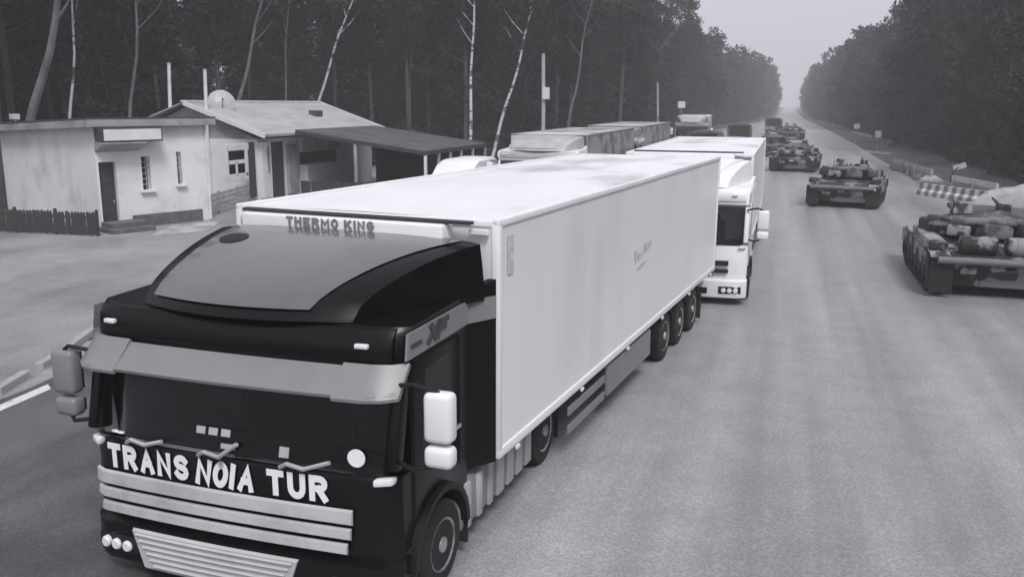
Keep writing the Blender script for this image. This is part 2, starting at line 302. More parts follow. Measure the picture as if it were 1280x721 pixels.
# ------------------------------------------------------------------ tractor unit: x across, y rearward from the front face, z up
XS = [-1.72, -1.69, -1.63, -1.52, -1.2, -.8, -.4, 0, .4, .8, 1.2, 1.52, 1.63, 1.69, 1.72]
def xs_in(a, b): return [a]+[x for x in XS if a+.02 < x < b-.02]+[b]
def tractor(name, label, loc, rz, st, group=None):
    T = thing(name, label, 'truck', loc, rz, group); k = st.get('skew', 0); body = st['body']; CL = 1.62; DY = st.get('drive', 4.07)
    def fx(x, y, z):
        wgt = max(0, min(1, 1-(y+.1)/1.7)); ax_ = abs(x)
        e = max(0, (ax_-1.48)/.24); yy = y + wgt*(k*x - .07*(1-(ax_/1.72)**2)) + (.11*e*e if y < .5 else 0)
        return (x, yy, z)
    WY0 = st.get('axle', 1.02); AR = .56; arch = [(WY0+AR*math.cos(a), .45+AR*math.sin(a)) for a in [PI*i/10 for i in range(11)]]
    prof = [(.03, .60), (0, 1.42), (.02, 1.46), (.50, 1.44), (1.15, 1.30), (1.25, 2.30), (.30, 2.37), (.20, 2.40), (.16, 2.44), (.20, 2.74), (.27, 2.81), (CL, 2.86), (CL, .50)]+[(a, b) for a, b in arch if .24 < a]+[(.24, .60)]
    cab = MB().slices(prof, XS).xf(fx).build('cab', body, T, True)
    # bumper: one box with rounded corners, under the grille
    MB().slices([(-.06, .20), (-.08, .26), (-.07, .60), (.02, .64), (.22, .64), (.22, .20)], xs_in(-1.74, 1.74)).xf(fx).build('bumper', st['bumper'], T, True)
    MB().slices([(-.012, 1.49), (-.03, 1.52), (.168, 2.33), (.19, 2.33), (.06, 1.49)], xs_in(-1.60, 1.60)).xf(fx).build('windscreen', st.get('glass', M_clear), T, True)
    MB().slices([(.05, 1.45), (.10, 1.53), (.30, 1.58), (.50, 1.46)], [-1.55, -.9, -.3, .3, .9, 1.55]).build('dashboard', M_pnl, T, True)
    for sx_ in (-.85, .85):
        st_ = MB().box((sx_, .95, 1.62), (.55, .16, .62), .07, rx=-.12).build('seat', M_seat, T, True); MB().box((sx_, .98, 2.02), (.28, .12, .20), .05).build('headrest', M_seat, st_, True)
    MB().tube([(.85+.23*math.cos(2*PI*i/20), .48+.10*math.sin(2*PI*i/20), 1.66+.20*math.sin(2*PI*i/20)) for i in range(21)], .018, 6).build('steering_wheel', M_rub, T, True)
    for s in (-1, 1):
        MB().box((s*1.665, .10, 1.95), (.11, .16, .86), .03, rx=-.22).xf(lambda x, y, z: (x, y+.05+k*x, z)).build('windscreen_pillar', body, T, True)
    if st.get('visor', True):
        v = MB().slices([(-.10, 2.23), (-.11, 2.26), (.12, 2.47), (.15, 2.45), (-.07, 2.23)], xs_in(-1.74, 1.74)).xf(fx)
        v.build('sun_visor', st['visor_mat'], T, True)
        for s in (-1, 1):
            MB().slices([(-.125, 2.21), (-.13, 2.24), (.115, 2.50), (.14, 2.47), (-.09, 2.21)], sorted([s*1.745, s*1.62, s*1.45, s*1.18])).xf(fx).build('visor_end', st['visor_mat'], T, True)
    # upper brow with marker lamps
    MB().slices([(.14, 2.50), (.12, 2.54), (.15, 2.72), (.22, 2.795), (.26, 2.80), (.22, 2.5)], xs_in(-1.62, 1.62)).xf(fx).build('roof_brow', st['brow'], T, True)
    for x in (-1.42, 1.36):
        MB().box((x, .115, 2.66), (.13, .05, .045), .012).xf(fx).build('marker_light', M_lamp, T, True)
    # side: door with window and handle, badge panel
    for s in (-1, 1):
        sx = s*1.728
        d = MB().box((sx, .80, 1.72), (.03, 1.22, 1.56), .012).xf(fx).build('door', body, T, True)
        MB().slices([(.34, 1.62), (.42, 2.36), (1.10, 2.40), (1.10, 1.78), (.80, 1.62)], sorted([sx+s*.010, sx+s*.020])).xf(fx).build('door_window', M_glass2 if st.get('glass') else M_glass, d)
        MB().box((sx+s*.03, 1.28, 1.55), (.03, .17, .045), .01).xf(fx).build('handle', st.get('handle', M_chrome), d)
        MB().slices([(.06, 2.53), (.10, 2.77), (CL-.02, 2.80), (CL-.02, 2.56)], sorted([sx+s*.002, sx+s*.02])).xf(fx).build('badge_panel', st['badge'], T)
        # collar closing the gap to the trailer
        MB().slices([(CL, .95), (CL, 2.84), (CL+.32, 2.98), (CL+.32, .95)], sorted([s*1.60, s*1.69])).xf(lambda x, y, z: (x+s*st.get('flare', .06)*max(0, (y-CL)/.3), y, z)).build('side_collar', body, T)
        MB().slices([(CL+.004, 2.55), (CL+.004, 2.79), (CL+.296, 2.81), (CL+.296, 2.57)], sorted([s*1.700, s*1.715])).xf(lambda x, y, z: (x+s*st.get('flare', .06)*max(0, (y-CL)/.3), y, z)).build('collar_stripe', st['badge'], T)
        MB().slices([(WY0+.63*math.cos(a), .45+.62*math.sin(a)) for a in [PI*i/14 for i in range(15)]]+[(WY0+AR*math.cos(a), .45+AR*math.sin(a)) for a in [PI*(14-i)/14 for i in range(15)]], sorted([s*1.40, s*1.80])).build('wheel_arch', st['arch'], T, True)
        MB().box((s*1.62, WY0+.62, .42), (.30, .03, .5), .005).build('mud_flap', M_rub, T)
        # steps
        for i in range(2): MB().box((s*1.70, .22, .42+.26*i), (.12, .34, .05), .01).xf(fx).build('step', M_pnl, T)
        # mirrors: tall upper housing, short lower housing, arm
        MO = st.get('mx', (2.04, 2.04))[0 if s < 0 else 1]
        for q in ([(s*1.66, .12, 2.32), (s*1.9, .02, 2.38), (s*MO, .05, 2.32)], [(s*1.66, .1, 1.62), (s*1.88, .0, 1.60), (s*MO, .05, 1.66)]): MB().tube(q, .022).xf(lambda x, y, z: (x, y+k*x, z)).build('mirror_arm', M_pnl, T, True)
        mm = st['mirror'][0 if s < 0 else 1]
        for (z, hh) in ((2.10, .46), (1.735, .20)):
            h = MB().box((s*MO, .06, z), (.27, .17, hh), .055, seg=3).xf(lambda x, y, z: (x, y+k*x, z)).build('mirror', mm, T, True)
            MB().box((s*MO, .15, z), (.22, .012, hh-.07), .004).xf(lambda x, y, z: (x, y+k*x, z)).build('mirror_glass', M_glass, h)
        MB().box((s*1.60, -.02, 1.44), (.16, .10, .07), .02).xf(fx).build('corner_lamp', M_lamp, T, True)
        hl = MB().slices([(-.085, .30), (-.10, .34), (-.10, .44), (-.085, .48), (-.02, .48), (-.02, .30)], sorted([s*1.62, s*1.3, s*1.10])).xf(fx).build('headlight', M_pnl, T, True)
        for q in (1.22, 1.36, 1.50):
            MB().lathe([(-.055, .045), (-.04, .058), (0, .058)], (s*q, -.075, .39), 'Y', 14).xf(fx).build('lamp', M_lamp, hl, True)
        if s < 0: MB().box((s*1.78, .22, .90), (.26, .46, .52), .09, seg=3).xf(fx).build('corner_panel', st['bumper'], T, True)
        # tank and side skirt with upright ribs
        sk = MB().box((s*1.56, 2.50, .56), (.34, 2.20, .60), .10, seg=3).build('fuel_tank', st['skirt'], T, True)
        for i in range(7):
            MB().box((s*1.73, 1.60+.31*i, .56), (.06, .13 if i < 3 else .22, .52), .022).build('rib', st['rib'], sk, True)
        wheel(T, s*1.62, WY0, .45, .30, s); wheel(T, s*1.45, DY, .47, .52, s)
        MB().slices([(DY+.60*math.cos(a), .45+.60*math.sin(a)) for a in [PI*i/12 for i in range(13)]]+[(DY+.56*math.cos(a), .45+.56*math.sin(a)) for a in [PI*(12-i)/12 for i in range(13)]], sorted([s*1.12, s*1.69])).build('mudguard', M_pnl, T, True)
        MB().box((s*1.45, DY+.63, .45), (.5, .025, .62), .004).build('mud_flap', M_rub, T)
    # grille: broad bright bars, then the finned lower grille let into the bumper
    for (z0, z1, xl, xr) in st['bars']:
        MB().slices([(-.03, z0), (-.06, z0+.02), (-.05, z1-.015), (-.02, z1)], xs_in(xl, xr)).xf(fx).build('grille_bar', st['bar_mat'], T, True)
    lg = MB().slices([(-.085, .18), (-.10, .20), (-.095, .57), (-.07, .59), (-.06, .18)], xs_in(-1.18, .78)).xf(lambda x, y, z: fx(-.2+(x+.2)*(.86+.14*(z-.26)/.4), y, z)).build('lower_grille', st['low_mat'], T, True)
    for i in range(6):
        z = .235+.062*i
        MB().slices([(-.10, z-.014), (-.122, z), (-.10, z+.014)], xs_in(-1.10+.04*(5-i), .70-.04*(5-i))).xf(fx).build('fin', st['low_mat'], lg, True)
    MB().box((0, -.10, .20), (.5, .015, .11), .003).build('number_plate', M_letter, T)
    # wipers
    for (x, ln, a) in ((-1.15, .42, .03), (-.28, .42, .12), (.62, .48, .06)):
        wp = MB().tube([(x-.05, -.02, 1.47), (x+.05, -.06, 1.53), (x+.22, -.06, 1.50), (x+ln, -.05, 1.53+a)], .022, 6).xf(fx).build('wiper', st.get('wiper', M_pnl), T, True)
    # roof deflector
    if st.get('deflector', True):
        def dsec(u, t_, off=0.):
            yy = .40+1.38*u; ww = 1.20+.46*u; top = 2.83+.59*u**.52*(1+.05*math.sin(u*PI)); at_ = abs(t_)
            if at_ < .84: x, z = ww*t_/.84*.97, top-.035*(at_/.84)**4*(.3+u)
            else:
                q = (at_-.84)/.16; x = math.copysign(ww*(.97+.03*math.sin(q*PI*.5)), t_); z = (top-.035*(.3+u))*(1-q)+2.78*q
            return fx(x+st.get('swing', 0)*u, yy-.32*(1-u)**1.5*(1-t_*t_), z+off+.05*(1-t_*t_)*u*(1-u)*2)
        MB().grid(lambda u, v: dsec(u, v*2-1), 16, 38).build('air_deflector', st['defl_side'], T, True)
        MB().slices([(-1.60, 2.80), (-1.56, 3.34), (0, 3.39), (1.56, 3.34), (1.60, 2.80)], [1.755, 1.77], 'Y').xf(lambda x, y, z: (x+st.get('swing', 0), y, z)).build('deflector_back', M_pnl, T)
        MB().grid(lambda u, v: dsec(.025+u*.96, (-.73+1.46*v if v < .5 else (v-.5)*2*(.56+.20*u)), .014), 16, 24).build('deflector_panel', st['defl_top'], T, True)
        if st.get('spot'):
            MB().grid(lambda u, v: (lambda c: dsec(.66+.09*math.cos(2*PI*v)*u, -.56+.10*math.sin(2*PI*v)*u, .022))(0), 4, 18).build('emblem', M_pnl, T, True)
    # chassis
    for s in (-1, 1): MB().box((s*.48, 2.9, .72), (.10, 4.4, .24), .01).build('chassis_rail', M_chas, T)
    MB().lathe([(0, .5), (.06, .52), (.10, .42)], (0, 3.7, .86), 'Z', 24).build('fifth_wheel', M_chas, T, True)
    MB().tube([(-1.2, WY0, .45), (1.2, WY0, .45)], .07).build('axle', M_chas, T); MB().tube([(-1.2, DY, .47), (1.2, DY, .47)], .08).build('axle', M_chas, T)
    MB().box((0, .75, .62), (2.2, 1.3, .5), .02).build('engine', M_chas, T)
    T['_k'] = k
    return T, fx

# ------------------------------------------------------------------ semi-trailer: y rearward from the front wall
def trailer(name, label, loc, rz, st, group=None):
    T = thing(name, label, 'trailer', loc, rz, group); Wd, L, z0, z1 = st['W'], st['L'], st['z0'], st['z1']; hw = Wd/2
    MB().box((0, L/2, (z0+z1)/2-.02), (Wd-.03, L-.03, z1-z0-.06), .01).build('cargo_box', st['side'], T)
    MB().grid(lambda u, v: (-hw+.07+(Wd-.14)*u, .07+(L-.14)*v, z1-.028+.022*math.sin(PI*u)), 8, 24).build('roof', st['roof'], T, True)
    for s in (-1, 1):
        MB().box((s*(hw-.03), L/2, z1-.035), (.07, L, .08), .018).build('top_rail', st['rail'], T, True)
        MB().box((s*(hw-.03), L/2, z0+.03), (.07, L, .11), .012).build('bottom_rail', st['rail'], T, True)
        for y in (.04, L-.04): MB().box((s*(hw-.045), y, (z0+z1)/2), (.10, .09, z1-z0-.10), .02).build('corner_post', st['rail'], T, True)
    for y in (.03, L-.03): MB().box((0, y, z1-.045), (Wd-.16, .07, .07), .015).build('end_rail', st['rail'], T, True)
    n = st.get('panels', 0)
    for s in (-1, 1):
        for i in range(n): MB().box((s*(hw-.0155), L*(i+1)/(n+1), (z0+z1)/2), (.006, .022, z1-z0-.2), .0).build('panel_joint', st['side'], T)
    if st.get('straps'):
        for s in (-1, 1):
            for i in range(18): MB().box((s*(hw-.008), .35+(L-.7)*i/17, z0+.75), (.02, .05, 1.35), .004).build('strap', M_chas, T)
    if st.get('reefer'):
        r = MB().box((-.12, -.13, 2.84), (2.6, .26, 1.42), .03, seg=3).build('cooling_unit', st['unit'], T, True)
        MB().box((0, -.13, 3.572), (Wd-.5, .10, .035), .01).build('front_gutter', M_chas, T)
        for i in range(5): MB().box((0, -.265, 2.35+.07*i), (2.0, .02, .03), .004).build('vent_slat', M_chas, r)
        for s in (-1, 1): MB().box((s*1.50, -.04, 3.47), (.22, .05, .06), .01).build('clearance_light', M_lamp, T)
    # underside
    for s in (-1, 1):
        MB().box((s*.5, L*.52, z0-.18), (.12, L*.94, .30), .01).build('chassis_rail', M_chas, T)
        for i, y in enumerate(st['axles']):
            wheel(T, s*(hw-.24), y, .47, .36, s)
            MB().slices([(y+.57*math.cos(a), .47+.57*math.sin(a)) for a in [PI*j/10 for j in range(11)]]+[(y+.54*math.cos(a), .47+.54*math.sin(a)) for a in [PI*(10-j)/10 for j in range(11)]], sorted([s*(hw-.46), s*(hw-.03)])).build('mudguard', M_pnl, T, True)
        for i in range(6): MB().box((s*(hw+.008), .5+(L-1)*i/5, z0-.055), (.03, .10, .045), .008).build('marker_light', M_lamp, T)
        MB().box((s*(hw-.05), 5.3, .66), (.05, 2.5, .46), .01).build('side_guard', st['guard'], T)
        for z in (.46, .72): MB().box((s*(hw-.07), 3.2, z), (.03, 1.6, .12), .008).build('guard_rail', M_grey, T)
        MB().box((s*.95, 2.5, .52), (.14, .14, .9), .01).box((s*.95, 2.5, .05), (.3, .3, .06), .01).build('landing_leg', M_chas, T)
        MB().box((s*(hw-.25), L+.01, z0-.12), (.42, .05, .14), .01).build('tail_light', M_red, T)
        MB().box((s*(hw-.22), st['axles'][-1]+.68, .42), (.4, .025, .6), .004).build('mud_flap', M_rub, T)
        dr = MB().box((s*hw*.5, L+.012, (z0+z1)/2), (hw-.12, .03, z1-z0-.22), .01).build('rear_door', st['side'], T)
        for q in (.3, .62): MB().tube([(s*hw*q, L+.05, z0+.05), (s*hw*q, L+.05, z1-.12)], .018, 6).build('lock_bar', M_chrome, dr, True)
    for y in st['axles']: MB().tube([(-1.3, y, .47), (1.3, y, .47)], .07).build('axle', M_chas, T)
    MB().box((0, L-.05, .48), (Wd-.3, .12, .14), .02).build('rear_bumper', M_pnl, T)
    MB().box((-.9, 5.2, .68), (.8, 2.2, .4), .03).build('pallet_box', M_grey, T)
    return T

# ---- first truck
HD = .1107; SKEW = .048; HB = HD - math.radians(2.5)
def frame(o, h): return Vector((math.cos(h), -math.sin(h), 0)), Vector((math.sin(h), math.cos(h), 0))
rt1, ax1 = frame(None, HD); TR0 = Vector((-2.776, 8.55, 0)) - rt1*1.715
st1 = dict(W=3.43, L=12.25, z0=1.0, z1=3.6, side=M_wpan, roof=M_wroof, rail=M_white, unit=M_white, guard=M_grey, reefer=True, panels=0, axles=(7.75, 8.98, 10.21))
TRL = trailer('refrigerated_trailer', 'long white refrigerated semi-trailer hitched to the black tractor unit', TR0, -HD, st1)
lettering('THERMO KING', .10, 1.15, TRL, M_grey, lambda x: ((-.78+x, -.268, 3.44), (PI/2, 0, 0)), bold=.12)
for i, (y, z, ln, hh) in enumerate(((5.35, 2.40, .16, .36), (5.58, 2.38, .20, .22), (5.90, 2.46, .14, .30), (6.12, 2.48, .26, .22), (5.7, 2.2, .5, .10))):   # worn, unreadable print
    MB().box((1.7145, y, z), (.006, ln, hh*.5), .002, rx=.12).build('faded_mark', M_fade, TRL)
MB().box((1.7145, .30, 3.2), (.006, .14, .42), .002).build('faded_mark', M_fade, TRL)

rt2, ax2 = frame(None, HB)
TC0 = TR0 + rt1*1.67 + ax1*(-1.95) - rt2*1.83
stt = dict(skew=SKEW, axle=.90, mx=(1.98, 2.12), drive=4.2, flare=.22, swing=.20, body=M_blk, bumper=M_blk, brow=M_blk, visor_mat=M_grey, badge=M_grey, arch=M_pnl, mirror=(M_grey, M_white), skirt=M_grey, rib=M_lgrey,
           bars=[(.99, 1.14, -1.66, 1.30), (.84, .955, -1.64, 1.28), (.69, .80, -1.58, 1.24)], bar_mat=M_bars, low_mat=M_bars, defl_side=M_blk, defl_top=M_defl, spot=True, wiper=M_lgrey)
TRC, fx1 = tractor('truck_tractor', 'black tractor unit with grey sun visor and white lettering, hitched to the refrigerated trailer', TC0, -HB, stt)
def on_front(dx, z, off=.0):
    def pl(x):
        q = fx1(dx+x, -.006-off, z); q2 = fx1(dx+x+.2, -.006-off, z)
        return (q[0], q[1], q[2]), (PI/2, 0, math.atan2(q2[1]-q[1], .2))
    return pl
lettering('TRANS', .26, 1.0, TRC, M_letter, on_front(-1.46, 1.175, .012), bold=.125, gap=.16)
lettering('NOIA', .27, .66, TRC, M_letter, on_front(-.39, 1.165, .012), shear=.22, bold=.125, gap=-.02)
lettering('TUR', .26, .64, TRC, M_letter, on_front(.42, 1.175, .012), bold=.125, gap=.16)
# badge on the side panels
lettering('XF', .19, .66, TRC, M_ink, lambda x: (fx1(1.756, .44+x, 2.58), (PI/2, 0, PI/2)), shear=.3, bold=.13)
MB().box((1.753, .24, 2.645), (.008, .22, .04), .002).xf(fx1).build('badge_dash', M_ink, TRC)
# windscreen stickers, dashboard cards
for (x, z, wd, hh) in ((-.30, 1.72, .10, .07), (-.16, 1.72, .10, .07), (-.02, 1.72, .10, .07), (.02, 1.60, .16, .05), (.62, 1.62, .10, .10)):
    yy = -.03+.2*(z-1.52)/.81
    MB().box((x, yy-.012, z), (wd, .01, hh), .003, rx=-.24).xf(fx1).build('card', M_lgrey, TRC)
MB().lathe([(0, .085), (.012, .085)], (1.36, -.045, 1.66), 'Y', 18).xf(fx1).build('round_sticker', M_letter, TRC)

# ---- second truck: all white, close behind the first
st2 = dict(W=3.3, L=12.3, z0=1.0, z1=3.52, side=M_wpan, roof=M_wroof, rail=M_white, unit=M_white, guard=M_grey, reefer=True, panels=6, axles=(7.75, 8.98, 10.21))
P = WX(943, 188, -.78); Y2 = P.y
trailer('box_trailer', 'white box semi-trailer behind the white cab, next in line after the black truck', (-.78-1.65, Y2, 0), 0, st2)
stw = dict(body=M_white, bumper=M_white, brow=M_white, visor=False, visor_mat=M_white, badge=M_white, arch=M_pnl, mirror=(M_white, M_white), skirt=M_lgrey, rib=M_lgrey,
           bars=[(.98, 1.10, -1.3, 1.3), (.80, .90, -1.3, 1.3)], bar_mat=M_pnl, low_mat=M_lgrey, defl_side=M_white, defl_top=M_white)
tractor('truck_tractor', 'white tractor unit standing close behind the refrigerated trailer of the black truck', (-.78-1.67, Y2-2.05, 0), 0, stw)

# ---- third and fourth trucks in the next lane, dull tilt covers
M_tilt = M('tilt_cover', .30, .6, .15, 1.5, dark=.13, dscale=.8)
M_tiltroof = M('tilt_roof', .62, .5, .12, .8, dark=.22, dscale=.4)
st3 = dict(W=3.5, L=12.0, z0=1.0, z1=3.45, side=M_tilt, roof=M_tiltroof, rail=M_grey, unit=M_grey, guard=M_grey, reefer=False, panels=0, straps=True, axles=(7.6, 8.8, 10.0))
trailer('tilt_trailer', 'dark curtain-sided semi-trailer with pale roof beside the canopy, behind a white cab', (-9.95, 37.6, 0), 0, st3)
st3b = dict(st3); st3b['z1'] = 3.47
trailer('tilt_trailer', 'dark curtain-sided semi-trailer with pale roof, last in the lane beside the wood', (-9.95, 53.4, 0), 0, st3b)
stw3 = dict(stw, defl_side=M_lgrey, defl_top=M_lgrey, brow=M_lgrey)
tractor('truck_tractor', 'white tractor unit with rounded roof deflector hitched to the first dark curtain-sided trailer', (-9.95, 35.5, 0), 0, stw3)
tractor('truck_tractor', 'grey tractor unit wedged between the two dark curtain-sided trailers', (-9.95, 51.3, 0), 0, dict(stw, body=M_grey, brow=M_grey, defl_side=M_grey, defl_top=M_grey, bumper=M_pnl))

# ---- small white van by the canopy
def van(loc, rz):
    T = thing('delivery_van', 'white delivery van with rounded roof parked beside the dark canopy', 'van', loc, rz)
    prof = [(0, .35), (-.02, .75), (.15, .95), (.75, 1.08), (1.35, 1.85), (1.75, 2.25), (2.3, 2.42), (4.6, 2.42), (4.8, 2.25), (4.85, .4)]
    MB().slices(prof, [-.95, -.9, -.7, 0, .7, .9, .95]).xf(lambda x, y, z: (x*(1-.10*max(0, (z-1.0)/1.4)), y, z-.09*max(0, (abs(x)-.6)/.35)**2*(1 if z > 2 else 0))).build('body', M_white, T, True)
    MB().slices([(.80, 1.12), (1.35, 1.82), (1.37, 1.80), (.84, 1.10)], [-.78, .78]).xf(lambda x, y, z: (x*(1-.1*max(0, (z-1)/1.4)), y-.03, z+.02)).build('windscreen', M_glass, T)
    for s in (-1, 1):
        MB().slices([(1.05, 1.2), (1.45, 1.75), (2.2, 1.75), (2.2, 1.2)], sorted([s*.93, s*.95])).xf(lambda x, y, z: (x*(1-.09*max(0, (z-1)/1.4)), y, z)).build('side_window', M_glass, T)
        MB().box((s*.72, -.01, .82), (.3, .06, .18), .03).build('headlight', M_lamp, T, True)
        MB().box((s*1.06, 1.2, 1.3), (.16, .1, .24), .03).build('mirror', M_pnl, T)
        wheel(T, s*.84, .85, .33, .22, s); wheel(T, s*.84, 3.9, .33, .22, s)
    MB().box((0, -.04, .45), (1.85, .12, .24), .04).build('bumper', M_pnl, T, True)
    return T
van((-13.3, 33.2, 0), 0)

# ------------------------------------------------------------------ armoured vehicles, y forward
M_camo = M('camouflage', .020, .8, .3, 2, bump=.2, dark=.24, dscale=1.1, dlo=.50, dhi=.55)
M_camo2 = M('dusty_steel', .27, .8, .3, 3, bump=.2, dark=.03, dscale=1.6, dlo=.49, dhi=.54)
M_track = M('track_steel', .025, .75, .4, 9, bump=.4)
M_canvas = M('canvas', .06, .95, .3, 3, bump=.5, dark=.16, dscale=2.2, dlo=.5, dhi=.58)
M_log = M('log_wood', .16, .9, .3, 5, bump=.5, stretch=(.3, 3, 3))
def make_tank():
    T = thing('tank', 'x', 'tank')
    hp = [(-2.95, 1.08), (-2.98, .95), (-2.7, .28), (2.3, .28), (2.95, .80), (2.0, 1.16), (1.2, 1.18), (-.9, 1.18), (-2.6, 1.16)]
    MB().slices(hp, [-1.12, 1.12]).build('hull', M_camo, T)
    for s in (-1, 1):
        MB().slices([(-3.0, .98), (-3.02, 1.02), (-2.6, 1.13), (2.3, 1.13), (3.05, .90), (3.03, .86), (2.3, 1.07), (-2.6, 1.07)], sorted([s*1.10, s*1.60])).build('fender', M_camo2, T)
        for i in range(6):
            MB().box((s*1.62, -2.35+.92*i, .86), (.03, .88, .40 if i else .34), .008, rx=.0).build('skirt_panel', M_camo, T)
        # track loop of separate links
        tr = MB(); path = []
        def arc(cy, cz, r, a0, a1, n):
            for j in range(n): a = a0+(a1-a0)*j/n; path.append((cy+r*math.cos(a), cz+r*math.sin(a)))
        arc(-2.55, .56, .38, PI*.5, PI*1.32, 10); 
        for j in range(26): path.append((-2.1+4.1*j/26, .05))
        arc(2.45, .60, .36, -PI*.32, PI*.5, 10)
        for j in range(26): path.append((2.3-4.7*j/26, .95))
        for j, (y, z) in enumerate(path):
            y2, z2 = path[(j+1) % len(path)]; ln = math.hypot(y2-y, z2-z); a = math.atan2(z2-z, y2-y)
            tr.box((s*1.33, (y+y2)/2, (z+z2)/2), (.50, max(.05, ln*.9), .075), .0, rx=a)
        trk = tr.build('track', M_track, T)
        for i in range(6):
            MB().lathe([(-.16, .1), (-.17, .30), (-.15, .34), (-.04, .34), (-.03, .28), (.03, .28), (.04, .34), (.15, .34), (.17, .30), (.12, .12), (.20, .08)], (s*1.33, -1.85+.78*i, .43), 'X', 16).build('road_wheel', M_track, trk, True)
        MB().lathe([(-.18, .1), (-.18, .30), (.18, .30), (.22, .1)], (s*1.33, -2.55, .56), 'X', 12).build('sprocket', M_track, trk)
        MB().box((s*1.33, -3.0, .52), (.56, .03, .80), .01, rx=.06).build('mud_flap', M_rub, T)
        # boxes on the fender, tail lamps
        for i, (y, ln) in enumerate(((-2.2, .8), (-1.1, 1.1), (.3, 1.2))):
            MB().box((s*1.38, y, 1.24), (.42, ln, .22), .03).build('fender_box', M_camo if (i+s) % 2 else M_camo2, T, True)
        MB().box((s*1.38, -3.03, .93), (.16, .06, .09), .015).build('tail_light', M_lamp if s > 0 else M_red, T, True)
        dr = MB().lathe([(-.42, .21), (-.40, .24), (-.2, .24), (-.19, .255), (-.17, .24), (.17, .24), (.19, .255), (.2, .24), (.40, .24), (.42, .21)], (s*.52, -2.72, 1.33), 'X', 16).build('fuel_drum', M_camo, T, True)
        MB().box((s*.72, -2.985, .74), (.36, .06, .22), .02, rx=.35).build('tow_bracket', M_camo2, T, True)
    MB().tube([(-1.45, -3.10, .98), (-.5, -3.11, .985), (.6, -3.1, .97), (1.4, -3.11, .98)], [.085, .095, .09, .08], 10).build('unditching_log', M_log, T, True)
    MB().box((.1, -2.86, .70), (.62, .22, .36), .03, rx=.6).build('exhaust_cover', M_camo2, T)
    for i in range(7): MB().box((0, -1.25-.17*i, 1.195), (1.7, .06, .04), .01).build('engine_grille', M_camo, T)
    tu = MB().lathe([(1.16, 1.12), (1.30, 1.20), (1.50, 1.15), (1.68, .92), (1.76, .6), (1.78, .2)], (0, .35, 0), 'Z', 28, 1.06, 1.12).build('turret', M_camo, T, True)
    for (a, ln, hh, rr, m) in ((-2.5, .55, .34, 1.30, M_camo2), (-2.05, .6, .36, 1.28, M_camo), (-1.57, .62, .42, 1.30, M_canvas), (-1.1, .6, .34, 1.30, M_camo), (-.62, .55, .32, 1.30, M_camo2), (2.9, .5, .3, 1.3, M_camo), (.05, .5, .3, 1.3, M_camo)):
        MB().box((rr*math.cos(a)*1.02, .35+rr*math.sin(a), 1.46), (.34, ln, hh), .05, rz=a).build('stowage_box', m, tu, True)
    MB().tube([(-.9, -1.0, 1.72), (0, -1.13, 1.74), (.9, -1.0, 1.72)], [.11, .13, .11], 10).build('bedroll', M_canvas, tu, True)
    for (x, y, r) in ((.48, .25, .36), (-.45, .35, .30)):
        MB().lathe([(1.70, r), (1.86, r*.95), (1.90, r*.8), (1.91, .05)], (x, y, 0), 'Z', 18).build('cupola', M_camo, tu, True)
    MB().box((-.48, .02, 1.99), (.5, .05, .34), .02, rx=-.25).build('hatch', M_camo2, tu)
    MB().tube([(.48, .1, 2.0), (.48, .75, 2.12), (.48, 1.25, 2.17)], [.06, .04, .025], 8).box((.48, .15, 2.02), (.16, .42, .18), .02).box((.66, .15, 2.0), (.14, .3, .2), .02).build('machine_gun', M_track, tu, True)
    MB().lathe([(0, .30), (.3, .30), (.5, .2)], (0, 1.35, 1.46), 'Y', 14).build('mantlet', M_canvas, tu, True)
    MB().tube([(0, 1.5, 1.46), (0, 2.9, 1.50), (0, 2.95, 1.50), (0, 3.5, 1.515), (0, 3.55, 1.515), (0, 5.0, 1.55)], [.10, .095, .125, .125, .09, .085], 12).build('gun_barrel', M_camo, tu, True)
    net = MB(); bmesh.ops.create_icosphere(net.bm, subdivisions=4, radius=1)
    net.xf(lambda x, y, z: (x*1.12*(1+.13*math.sin(5*y+2)+.10*math.sin(9*z+4*x)+.06*math.sin(17*x+11*y)), -.62+y*.52*(1+.16*math.sin(6*x+1)+.07*math.sin(15*x)), 1.62+z*.28*(1+.25*math.sin(4.3*x)+.15*math.sin(8*y+3*x)+.1*math.sin(19*x+13*y))))
    net.build('camouflage_net', M_canvas, tu, True)
    for (x, y, w1, h1, a) in ((.15, -1.42, .7, .34, .1), (-.75, -1.30, .55, .30, -.3), (.95, -1.15, .5, .38, .4), (-1.2, -.2, .4, .42, .1)):
        MB().box((x, y, 1.36+h1/2), (w1, .34, h1), .07, rz=a, ry=.08).build('kit_bag', M_canvas if x > 0 else M_camo2, tu, True)
    for s in (-1, 1):
        for i in range(4): MB().lathe([(0, .05), (.26, .05)], (s*(.85+.08*i), 1.1-.14*i, 1.52), 'Y', 8).build('smoke_launcher', M_track, tu)
    MB().tube([(-.8, -.5, 1.6), (-.82, -.55, 2.1), (-.86, -.62, 2.4)], [.02, .012, .006], 5).build('antenna', M_track, tu)
    MB().box((-.25, -.55, 1.74), (.5, .5, .16), .06, rz=.3).box((.55, -.55, 1.72), (.5, .4, .2), .07, rz=-.2).build('tarpaulin_bundle', M_canvas, tu, True)
    MB().tube([(-1.05, -1.3, 1.22), (-.6, -2.2, 1.24), (.3, -2.3, 1.22), (.95, -1.6, 1.23)], .035, 6).build('tow_cable', M_track, T, True)
    return T
tank0 = make_tank()
